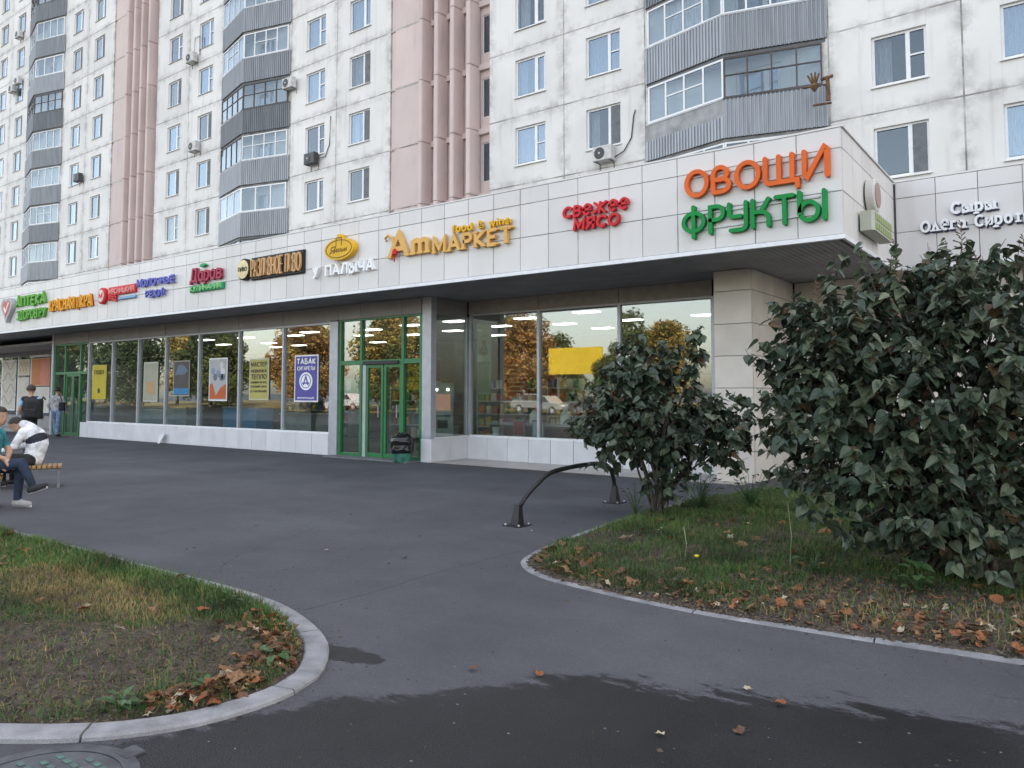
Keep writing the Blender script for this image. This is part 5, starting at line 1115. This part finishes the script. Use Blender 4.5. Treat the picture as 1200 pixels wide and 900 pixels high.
crumbs('street_grit', 'loose grit and crumbs on the asphalt', 'grit', 1100, lambda r: (lambda x, y: None if inside(x, y, LP) or inside(x, y, RP) else (x, y))(r.uniform(-9, 1.5), 2.0 + 9 * r.random()), lambda x, y: .0005, M_grit, .003, .010, .5)
crumbs('kerb_grit', 'dirt and grit gathered along the kerbs', 'grit', 2200, lambda r: (lambda p, t, d: (p.x - t.y * d, p.y + t.x * d))(*(lambda P, i: (P[i], (P[i + 1] - P[i - 1]).normalized(), abs(r.gauss(0, .05)) + .003))(*((lambda P: (P, r.randrange(1, len(P) - 1)))(r.choice((LP, RP)))))), lambda x, y: .0005, M_grit[:2] + M_clod[1:2], .003, .009, .5)

# fallen leaves
M_dry = [mat('dry leaf rust', (.23, .08, .026), .8, var=.3, scale=9), mat('dry leaf tan', (.23, .125, .058), .8, var=.3, scale=9), mat('dry leaf brown', (.13, .065, .035), .85, var=.3, scale=9), mat('dry leaf cream', (.42, .36, .25), .8, var=.2, scale=9)]
def dryleaf(m, k):
    q = MB(); rnd = random.Random(k); n = 9; vs = [(0, .45, .02)]
    for i in range(n):
        a = 6.2832 * i / n; r = .5 * (1 + (.35 if i % 2 else -.22) * (k % 2) + rnd.uniform(-.12, .12)); vs.append((r * .85 * math.cos(a), .45 + r * math.sin(a), rnd.uniform(.0, .3)))
    q.add(vs, [(0, 1 + i, 1 + (i + 1) % n) for i in range(n)]); q.tube([(0, 0, .02), (.02, -.4, .08)], .015, 3); return q.mesh('fallen_leaf', m)
DRY = [dryleaf(M_dry[i % 4], i) for i in range(8)]
rl = random.Random(77)
def litter(n, fn, zf, label, group, sizes, weights=(3, 3, 3, 1)):
    k = 0
    for _ in range(n * 30):
        if k >= n: break
        r = fn()
        if r is None: continue
        x, y = r; i = rl.choices(range(4), weights)[0] + 4 * rl.randint(0, 1)
        o = put('fallen_leaf', DRY[i], None, (x, y, zf(x, y) + rl.uniform(.012, .035)), (rl.uniform(-.6, .6), rl.uniform(-.6, .6), rl.uniform(0, 6.28)), (rl.uniform(*sizes),) * 3); tag(o, label, 'leaf', group); k += 1
def nearpath(path, i0, i1, d0, d1, poly):
    def f():
        i = rl.randint(i0, i1); p = path[i]; t = (path[i + 1] - path[i - 1]).normalized(); q = p + Vector((t.y, -t.x)) * rl.uniform(d0, d1); return (q.x, q.y) if inside(q.x, q.y, poly) else None
    return f
def idx(path, x, y): return min(range(1, len(path) - 1), key=lambda i: (path[i] - Vector((x, y))).length)
litter(48, nearpath(LP, idx(LP, -4.5, 3.55), idx(LP, -3.44, 2.5), .2, .5, L_poly), zL, 'dry fallen leaf heaped inside the tip of the left kerb', 'leaves in the left kerb tip', (.04, .085))
litter(28, nearpath(LP, idx(LP, -3.41, 2.45), idx(LP, -3.55, 1.98), .17, .4, L_poly), zL, 'dry fallen leaf along the near kerb of the left bed', 'leaves along the near left kerb', (.05, .09))
litter(26, lambda: (lambda x, y: (x, y) if inside(x, y, L_poly) else None)(rl.uniform(-9.5, -4.2), rl.uniform(2.5, 3.6)), zL, 'dry fallen leaf scattered in the grass of the left bed', 'leaves scattered on the left bed', (.05, .1), (3, 3, 1, 3))
litter(110, nearpath(RP, idx(RP, -.3, 5.49), idx(RP, -4.5, 6.4), .13, .7, R_poly), zR, 'dry fallen leaf along the front kerb of the right bed', 'leaves along the right kerb', (.05, .10), (4, 3, 5, .6))
litter(70, lambda: (lambda x, y: (x, y) if inside(x, y, R_poly) else None)(rl.uniform(-4.4, .6), rl.uniform(5.9, 9.8)), zR, 'dry fallen leaf scattered in the grass of the right bed', 'leaves scattered on the right bed', (.06, .12), (3, 3, 3, 1))
def litter_mass(name, n, fns, zf, label):
    q = MB(); bs = [[v.co.copy() for v in me.vertices] for me in DRY]; pf = [[tuple(p.vertices) for p in me.polygons] for me in DRY]; k = 0
    for _ in range(n * 20):
        if k >= n: break
        r = rl.choice(fns)()
        if r is None: continue
        x, y = r; i = rl.choices(range(4), (3, 3, 6, 1))[0] + 4 * rl.randint(0, 1); sz = rl.uniform(.025, .06)
        mx = Matrix.Translation((x, y, zf(x, y) + rl.uniform(.0, .02))) @ Matrix.Rotation(rl.uniform(0, 6.28), 4, 'Z') @ Matrix.Rotation(rl.uniform(-.7, .7), 4, 'X') @ Matrix.Scale(sz, 4); q.add([mx @ v for v in bs[i]], pf[i], i % 4); k += 1
    o = q.build(name, M_dry); o['kind'] = 'stuff'; o['label'] = label; o['category'] = 'leaf litter'
litter_mass('leaf_litter', 420, [nearpath(LP, idx(LP, -4.5, 3.55), idx(LP, -3.55, 1.98), .17, .42, L_poly)], zL, 'crumbled leaf litter inside the left kerb')
litter_mass('leaf_litter', 1100, [nearpath(RP, idx(RP, .6, 5.55), idx(RP, -4.5, 6.4), .12, .55, R_poly), nearpath(RP, idx(RP, .6, 5.55), idx(RP, -2.5, 5.35), .12, 1.6, R_poly)], zR, 'crumbled leaf litter along the right bed kerb')
for x, y, i, lb in [(-1.66, 3.36, 3, 'pale yellow leaf lying on the wet asphalt'), (-1.34, 3.63, 2, 'brown leaf on the wet asphalt, rightmost'), (-2.55, 3.68, 0, 'upright rusty leaf at the edge of the wet patch'), (-1.33, 4.05, 0, 'small rusty leaf on the wet patch edge near the right bed'), (-1.5, 4.15, 3, 'tiny pale leaf scrap at the wet edge near the right bed'), (-5.3, 5.4, 2, 'dark leaf scrap on the plaza between the beds'), (-5.15, 7.3, 3, 'white scrap on the asphalt beside the arched rack'), (-2.9, 3.5, 2, 'dark leaf scrap left of the upright rusty leaf'), (-6.2, 5.2, 3, 'pale scrap on the plaza behind the left bed')]:
    tag(put('fallen_leaf', DRY[i], None, (x, y, .012), (rl.uniform(-.3, .3), rl.uniform(-.3, .3), rl.uniform(0, 6.28)), (.055 if i != 3 else .04,) * 3), lb, 'leaf', 'leaves and scraps on the asphalt')

# ------------------------------------------------------------------ people
def person(label, loc, rz, segs, mats, head, face, hair, children=(), hand=(), voxel=.014):
    """segs: (tag, p, q, r0, r1[, squash]) tapered capsules fused into one body"""
    t = thing('person', label, 'person', (*loc, 0), rz)
    H = Vector(head); Fv = Vector(face).normalized(); side = Fv.cross(Vector((0, 0, 1))).normalized(); up = side.cross(Fv).normalized()
    S = list(segs)
    S += [('skin', H - up * .05 + Fv * .02, H + up * .045, .072, .092), ('skin', H - up * .085 + Fv * .045, H - up * .02 + Fv * .03, .042, .06), ('skin', H + Fv * .085 - up * .035, H + Fv * .092 + up * .005, .017, .01)]
    S += [('skin', H + side * s * .092 - up * .02, H + side * s * .09 + up * .015, .014, .017) for s in (-1, 1)]
    S += [('dark', H + Fv * .083 + side * s * .034 + up * .006, H + Fv * .084 + side * s * .038 + up * .006, .0075, .0075) for s in (-1, 1)]
    S += [('lip', H + Fv * .088 - up * .065 - side * .018, H + Fv * .088 - up * .065 + side * .018, .009, .009)]
    for w, d, n in hand:      # wrist, direction, palm normal: palm, four fingers, thumb
        w = Vector(w); d = Vector(d).normalized(); n = Vector(n).normalized(); sd = d.cross(n).normalized()
        S.append(('skin', w, w + d * .085, .028, .034))
        for k, (o, L) in enumerate(((-.033, .07), (-.011, .082), (.011, .078), (.033, .06))):
            a = w + d * .095 + sd * o; b = a + d * L * .55 + n * .012; S += [('skin', a, b, .011, .0105), ('skin', b, b + d * L * .3 + n * L * .45, .0105, .009)]
        a = w + d * .035 - sd * .03; S.append(('skin', a, a + d * .05 - sd * .03 + n * .02, .014, .011))
    bm = bmesh.new()
    for sg in S:
        p, q, r0, r1 = Vector(sg[1]), Vector(sg[2]), sg[3], sg[4]; ax = (q - p); L = ax.length; rot = ax.to_track_quat('Z', 'Y').to_matrix().to_4x4() if L > 1e-5 else Matrix()
        n = 12; rings = []
        prof = [(r0 * math.cos(a), -r0 * math.sin(a)) for a in (1.45, 1.0, .5, 0)] + [(r1 * math.cos(a), L + r1 * math.sin(a)) for a in (0, .5, 1.0, 1.45)]
        for r, z in prof: rings.append([bm.verts.new((Matrix.Translation(p) @ rot) @ Vector((r * math.cos(6.2832 * k / n), r * math.sin(6.2832 * k / n), z))) for k in range(n)])
        for a, b in zip(rings[:-1], rings[1:]):
            for k in range(n): bm.faces.new((a[k], a[(k + 1) % n], b[(k + 1) % n], b[k]))
        bm.faces.new(list(reversed(rings[0]))); bm.faces.new(rings[-1])
    me = bpy.data.meshes.new('tmp'); bm.to_mesh(me); bm.free(); tmp = bpy.data.objects.new('tmp', me); COL.objects.link(tmp)
    rm = tmp.modifiers.new('r', 'REMESH'); rm.mode = 'VOXEL'; rm.voxel_size = voxel; sm = tmp.modifiers.new('s', 'SMOOTH'); sm.iterations = 3; sm.factor = .5
    bpy.context.view_layer.update(); dg = bpy.context.evaluated_depsgraph_get(); body = bpy.data.meshes.new_from_object(tmp.evaluated_get(dg)); bpy.data.objects.remove(tmp); body.name = 'body'
    body.materials.clear(); names = list(mats); [body.materials.append(mats[k]) for k in names]
    info = [(names.index(sg[0]), Vector(sg[1]), Vector(sg[2]) - Vector(sg[1]), sg[3], sg[4]) for sg in S]
    mi = []
    for p in body.polygons:
        c = p.center; best = 9; bi = 0
        for k, a, d, r0, r1 in info:
            L2 = d.length_squared; u = max(0, min(1, (c - a).dot(d) / L2)) if L2 > 1e-9 else 0; dist = (c - a - d * u).length - (r0 + (r1 - r0) * u)
            if dist < best: best = dist; bi = k
        mi.append(bi)
    body.polygons.foreach_set('material_index', mi); body.polygons.foreach_set('use_smooth', [True] * len(mi)); put('body', body, t)
    # hair: cap over the skull, open at the face
    q = MB(); vs = []; n, mrow = 20, 9
    for j in range(mrow):
        for k in range(n):
            th = 1.95 * j / (mrow - 1); ph = 6.2832 * k / n; fr = math.cos(ph); lim = th * (.62 if fr > .55 else (.8 if fr > 0 else 1)); r = .108 + .009 * nzv(k * .9, j, 1., 4)
            vs.append(H + up * (.03 + r * math.cos(lim)) + (Fv * math.cos(ph) + side * math.sin(ph)) * r * math.sin(lim) - Fv * .012)
    q.add(vs, [(j * n + k, j * n + (k + 1) % n, (j + 1) * n + (k + 1) % n, (j + 1) * n + k) for j in range(mrow - 1) for k in range(n)]); q.build('hair', hair, t, True)
    for nm, m, mt in children: m.build(nm, mt, t, True)
    return t
def cloth(name, col): return mat(name, col, .9, var=.25, scale=9, bump=1.0, bscale=11)
M_skin = mat('skin', (.42, .25, .17), .55, var=.08); M_hair = mat('dark hair', (.018, .014, .012), .6, var=.3, scale=40, bump=.6, bscale=60)
base_m = dict(skin=M_skin, dark=mat('eye dark', (.02, .015, .012), .3), lip=mat('lips', (.36, .19, .14), .5))
def V(*a): return Vector(a)
def shoe(ank, toe, m='shoe'): a, b = Vector(ank), Vector(toe); return [(m, a + V(0, 0, -.02), b, .05, .04), (m, a + (a - b).normalized() * .04 + V(0, 0, -.03), a, .045, .045), ('sole', a + (a - b).normalized() * .05 + V(0, 0, -.065), b + (b - a).normalized() * .03 + V(0, 0, -.03), .022, .018)]
# near seated person in jeans, legs crossed, facing right
x, y = cpt(-9, 10.5)
m = dict(base_m, top=cloth('teal tee', (.035, .20, .23)), jean=cloth('dark blue jeans', (.018, .03, .06)), shoe=mat('black knit shoe', (.02, .02, .022), .8), sole=mat('white sole', (.7, .7, .68), .6), grey=mat('grey shoe', (.35, .34, .33), .7))
S = [('top', (-.16, .24, .62), (-.15, .24, .98), .135, .15), ('top', (-.15, .06, 1.02), (-.15, .42, 1.02), .085, .085), ('skin', (-.12, .24, 1.08), (-.06, .24, 1.2), .055, .055), ('jean', (-.14, .13, .56), (-.14, .35, .56), .125, .125),
     ('jean', (-.1, .15, .58), (.36, .14, .63), .095, .07), ('jean', (.36, .14, .63), (.52, .12, .36), .07, .052), ('jean', (-.1, .33, .57), (.24, .3, .53), .095, .07), ('jean', (.24, .3, .53), (.22, .3, .13), .068, .052),
     ('top', (-.14, .04, 1.0), (-.1, -.01, .86), .062, .055), ('skin', (-.1, -.01, .86), (-.08, -.02, .78), .045, .043), ('skin', (-.08, -.02, .78), (.16, .08, .70), .043, .03), ('top', (-.14, .44, 1.0), (-.08, .47, .86), .062, .055), ('skin', (-.08, .47, .86), (-.02, .46, .76), .045, .043), ('skin', (-.02, .46, .76), (.12, .2, .68), .043, .03)]
S += shoe((.54, .12, .30), (.72, .1, .33)) + shoe((.22, .3, .09), (.4, .28, .055), 'grey')
person('person in teal T-shirt and dark jeans sitting with crossed legs, left edge', (x, y), RZ, S, m, (-.02, .22, 1.27), (1, -.12, -.1), M_hair, hand=[((.16, .08, .70), (.5, .3, -.55), (-.2, .3, -1)), ((.12, .2, .68), (.3, -.5, -.55), (-.3, 0, -1))])
# person in white hooded jacket leaning forward on the far bench
x, y = cpt(44, 13.2)
m = dict(base_m, top=cloth('white hooded jacket', (.74, .75, .78)), band=cloth('navy chest band', (.02, .022, .035)), jean=cloth('black trousers', (.015, .015, .017)), shoe=mat('dark shoe', (.03, .03, .03), .7), sole=mat('white sole', (.7, .7, .68), .6))
S = [('jean', (-.02, -.1, .46), (-.02, .1, .46), .12, .12), ('top', (.0, 0, .48), (.045, 0, .75), .15, .172), ('band', (.035, -.01, .80), (.02, .01, .805), .172, .17), ('top', (.0, 0, .85), (-.1, 0, .96), .172, .13), ('top', (-.1, -.16, .93), (-.1, .16, .93), .085, .085), ('top', (-.12, 0, 1.02), (-.2, 0, 1.06), .085, .075), ('skin', (-.2, 0, 1.02), (-.27, 0, 1.05), .055, .055),
     ('top', (-.1, -.18, .92), (-.2, -.23, .7), .075, .065), ('top', (-.2, -.23, .7), (-.46, -.1, .62), .062, .045), ('top', (-.1, .18, .92), (-.22, .23, .7), .075, .065), ('top', (-.22, .23, .7), (-.46, .08, .64), .062, .045),
     ('jean', (-.04, -.1, .46), (-.46, -.13, .48), .095, .07), ('jean', (-.46, -.13, .48), (-.44, -.13, .12), .068, .05), ('jean', (-.04, .1, .46), (-.46, .13, .48), .095, .07), ('jean', (-.46, .13, .48), (-.44, .13, .12), .068, .05)]
S += shoe((-.44, -.13, .09), (-.6, -.14, .055)) + shoe((-.44, .13, .09), (-.6, .14, .055))
q = MB(); q.box(-.02, .02, -.045, .045, -.004, .004); 
person('person in white hooded jacket bending over a phone on the bench', (x, y), RZ, S, m, (-.33, 0, 1.05), (-1, -.25, -.75), M_hair, hand=[((-.46, -.1, .62), (-1, .3, -.1), (.1, .2, 1)), ((-.46, .08, .64), (-1, -.3, -.1), (.1, -.2, 1))])
a = cpt(44, 13.2, -.58, 0); t = thing('phone', 'dark phone held by the person in the white hooded jacket', 'phone', (*a, .68), RZ); q = MB(); q.slab(-.035, .035, -.004, .004, -.07, .07, .002); q.build('case', M_gap, t).rotation_euler = (R(-60), 0, R(70)); q = MB(); q.box(-.03, .03, -.0055, -.0045, -.06, .06); q.build('screen', mat('phone screen', (.02, .02, .03), .1), t).rotation_euler = (R(-60), 0, R(70))
# standing person seen from behind with a black backpack
def standing(label, px, zc, hgt, top, sleeve, trouser, arms, hr, stride=.1, face=(0, 1, 0), rzoff=0., shoecol=(.04, .04, .045)):
    x, y = cpt(px, zc); k = hgt / 1.75
    m = dict(base_m, top=top, sleeve=sleeve, jean=trouser, shoe=mat('shoe %.2f' % shoecol[0], shoecol, .7), sole=mat('pale sole', (.5, .5, .48), .6))
    S = [('jean', (-.08, 0, .94), (.08, 0, .94), .125, .125), ('top', (0, 0, 1.0), (0, -.01, 1.3), .15, .165), ('top', (-.06, 0, 1.2), (.06, 0, 1.2), .145, .145), ('top', (-.16, 0, 1.41), (.16, 0, 1.41), .075, .075), ('skin', (0, 0, 1.45), (0, .02, 1.56), .055, .053)]
    for s, st in ((-1, stride), (1, -stride)):
        S += [('jean', (s * .09, 0, .92), (s * .1, st * .6 + .03, .5), .1, .07), ('jean', (s * .1, st * .6 + .03, .5), (s * .1, st, .1), .066, .055)] + shoe((s * .1, st, .09), (s * .12, st + .17, .055))
    hands = []
    for s, (e, w) in zip((-1, 1), arms):
        S += [('sleeve', (s * .19, 0, 1.4), (V(s * .19, 0, 1.4) + V(*e)) / 2, .066, .058), (('sleeve' if sleeve is top else 'skin'), (V(s * .19, 0, 1.4) + V(*e)) / 2, e, .052, .045), (('sleeve' if sleeve is top else 'skin'), e, w, .045, .033)]
        d = (V(*w) - V(*e)).normalized(); hands.append((w, d, (-s, .2, 0)))
    S = [(s[0], V(*s[1]) * k, V(*s[2]) * k, s[3] * k, s[4] * k) for s in S]
    hands = [(V(*w) * k, d, n) for w, d, n in hands]
    return person(label, (x, y), RZ + rzoff, S, m, V(0, .02, 1.64) * k, face, hr, hand=hands)
standing('person in dark vest and light blue sleeves standing with back turned', 37, 20, 1.78, cloth('black vest', (.022, .022, .026)), cloth('light blue tee', (.28, .45, .72)), cloth('black track pants', (.014, .014, .016)), [((-.27, .0, 1.12), (-.2, .2, .98)), ((.27, .0, 1.12), (.2, .2, .98))], mat('brown hair', (.035, .022, .015), .6, bump=.6, bscale=60), .03, (-.25, 1, 0))
x, y = cpt(40.5, 20, .12, -.14); t = thing('backpack', 'black backpack on the back of the person in the dark vest', 'bag', (x, y, .92), RZ); M_bag = cloth('black nylon', (.016, .016, .018))
q = MB(); q.slab(-.19, .19, -.16, .1, 0, .52, .06); bevel(q.build('pack', M_bag, t), .05, 4); q = MB(); q.slab(-.15, .15, -.22, -.162, .04, .26, .03); bevel(q.build('front_pocket', M_bag, t), .02, 3)
for s_ in (-.13, .13): q = MB(); q.tube([(s_, .08, .5), (s_ * .95, .16, .56), (s_, .24, .5)], .02, 6); q.build('strap', M_bag, t)
standing('person in light grey jacket and blue jeans walking to the green door', 68, 28.0, 1.76, (gj := cloth('light grey jacket', (.36, .36, .38))), gj, cloth('light blue jeans', (.16, .24, .38)), [((-.3, -.02, 1.12), (-.26, .12, .92)), ((.3, -.02, 1.12), (.27, .12, .92))], M_hair, .14)
x, y = cpt(70.5, 28.0, .17, -.1); t = thing('shoulder_bag', 'small black shoulder bag of the person in the grey jacket', 'bag', (x, y, .95), RZ); q = MB(); q.slab(-.1, .1, -.06, .06, 0, .3, .03); bevel(q.build('pouch', M_bag, t), .02); q = MB(); q.tube([(0, .02, .28), (-.06, .0, .5), (-.18, .06, .56)], .014, 6); q.build('strap', M_bag, t)

# ------------------------------------------------------------------ what the shop glass mirrors: the far side of the street behind the viewer
M_fol = [mat('autumn orange foliage', (.34, .175, .05), .7, var=.35, scale=1.2, trans=.3), mat('autumn yellow foliage', (.38, .27, .07), .7, var=.3, scale=1.2, trans=.3), mat('olive foliage', (.10, .12, .03), .7, var=.35, scale=1.2, trans=.25), mat('dark green foliage', (.04, .065, .02), .7, var=.35, scale=1.2, trans=.2)]
M_trunk = mat('tree bark', (.09, .07, .055), .9, var=.3, scale=5, bump=.6, bscale=12)
def tree_meshes(kind, seed):
    rnd = random.Random(seed); q = MB(); tr = MB(); H = 10
    tr.tube([(0, 0, -.1), (.1, 0, 1.5), (0, .1, 4), (.1, 0, 7.5)], [.28, .22, .16, .05], 8)
    cl = []
    for i in range(24):
        a = rnd.uniform(0, 6.28); z = rnd.uniform(1.4, 9.2); r = (1 - abs(z - 4.6) / 6.2) * 3.1 * rnd.uniform(.45, 1); c = Vector((r * math.cos(a), r * math.sin(a), z)); cl.append((c, rnd.uniform(.9, 1.7)))
        tr.tube([(0, 0, max(1.2, z - 2.2)), c * .5 + Vector((0, 0, (max(1.2, z - 2.2)) * .5)), c], [.09, .06, .02], 5)
    for c, r in cl:
        for k in range(330):
            u = Vector((rnd.gauss(0, 1), rnd.gauss(0, 1), rnd.gauss(0, .8))).normalized() * r * rnd.random() ** .4; p = c + u; s = rnd.uniform(.11, .22); a = Vector((rnd.uniform(-1, 1), rnd.uniform(-1, 1), rnd.uniform(-1, 1))).normalized(); b = a.cross(Vector((rnd.uniform(-1, 1), rnd.uniform(-1, 1), rnd.uniform(-1, 1)))).normalized()
            q.add([p - a * s, p - b * s * .6, p + a * s, p + b * s * .6], [(0, 1, 2, 3)], 0 if rnd.random() < .8 else 1)
    return tr.mesh('trunk', M_trunk), q.mesh('crown', [M_fol[kind], M_fol[(kind + 1) % 4 if kind < 2 else kind]])
TM = {k: tree_meshes(k, 40 + k) for k in range(4)}
rt = random.Random(9)
kinds = ['orange', 'golden yellow', 'olive', 'dark green']
spots = [(-27, -30, 1, .8), (-33.5, -36, 2, .9), (-40, -27, 0, .95), (-47, -31, 0, 1.0), (-52, -24, 1, .95), (-58, -30, 0, 1.05), (-64, -24, 0, 1.05), (-70, -30, 1, 1.1), (-74, -20, 3, 1.05), (-81, -26, 2, 1.1), (-88, -18, 3, 1.2), (-96, -22, 3, 1.2), (-105, -17, 2, 1.25), (-116, -24, 3, 1.3), (-128, -18, 3, 1.3), (-141, -26, 2, 1.3), (-55, -42, 2, 1.1), (-85, -40, 0, 1.2), (-21, -38, 2, .8), (-36, -48, 0, 1.0), (-104, -34, 1, 1.3), (-44, -38, 2, .9), (-61, -36, 2, 1.0), (-67, -40, 1, 1.2), (-76, -34, 0, 1.2), (-92, -30, 1, 1.3), (-48.5, -22, 2, .7), (-30, -24, 2, .55), (-38.5, -20, 1, .5), (-68, -18, 2, .8), (-81, -15, 3, .85), (-99, -14, 3, .95)]
for i, (x, y, k, s) in enumerate(spots):
    t = thing('street_tree', kinds[k] + ' autumn tree across the street, mirrored in the shop glass', 'tree', (x, y, 0), rt.uniform(0, 6.28), 'trees across the street ' + kinds[k]); put('trunk', TM[k][0], t, None, None, (s, s, s)); put('crown', TM[k][1], t, None, None, (s, s, s * rt.uniform(.85, 1.05)))
q = MB(); 
t = thing('billboard', 'yellow billboard across the street, mirrored in the right shop window', 'billboard', (-34.2, -25, 0))
q.box(-2.6, 2.6, -.1, .1, 3.2, 5.4); q.build('panel', mat('yellow billboard', (.75, .52, .04), .5), t)
for s_ in (-1.8, 1.8): q = MB(); q.box(s_ - .08, s_ + .08, -.25, -.101, 0, 5.2); q.build('post', M_rail, t)
t = struct(MB().box(-160, 20, -60, -21.5, .0, .1).build('far_lawn', mat('far lawn', (.09, .1, .035), .9, col2=(.2, .12, .04), scale=.6)))
# parked cars mirrored in the right window
def car(x, y, col, label):
    t = thing('parked_car', label, 'car', (x, y, 0)); pm = mat('car paint ' + label[:10], col, .3, var=.03, coat=.6)
    prof = [(-2.1, .35), (2.1, .35), (2.15, .62), (2.0, .8), (1.15, .92), (.6, 1.42), (-.9, 1.46), (-1.55, 1.0), (-2.1, .92), (-2.18, .6)]
    q = MB(); q.prism_y(prof, -.85, .85); bevel(q.build('body', pm, t), .08, 3)
    for s_ in (-1, 1):
        q = MB(); q.prism_y([(1.0, .95), (.55, 1.37), (-.85, 1.4), (-1.4, 1.0)], s_ * .862 - .006, s_ * .862 + .006); q.build('side_window', M_gap, t)
        for wx in (-1.3, 1.3): w = MB().lathe([(.2, -.1), (.31, -.09), (.32, 0), (.31, .09), (.2, .1)], (wx, s_ * .78, .32), 18, 0, 'y').build('wheel', M_gap, t); MB().lathe([(.18, -.11), (.18, .11)], (wx, s_ * .78, .32), 12, 0, 'y').build('rim', M_steel, w)
        MB().box(2.1, 2.17, s_ * .62 - .15, s_ * .62 + .15, .6, .74).build('headlight', M_wh, t)
car(-33.5, -19.5, (.3, .3, .3), 'pale grey parked car across the street, mirrored in the right shop window'); car(-28.6, -19.4, (.1, .1, .11), 'dark grey parked car across the street, mirrored in the right shop window'); car(-52.2, -19.4, (.5, .5, .52), 'silver parked car across the street, mirrored in the main door')
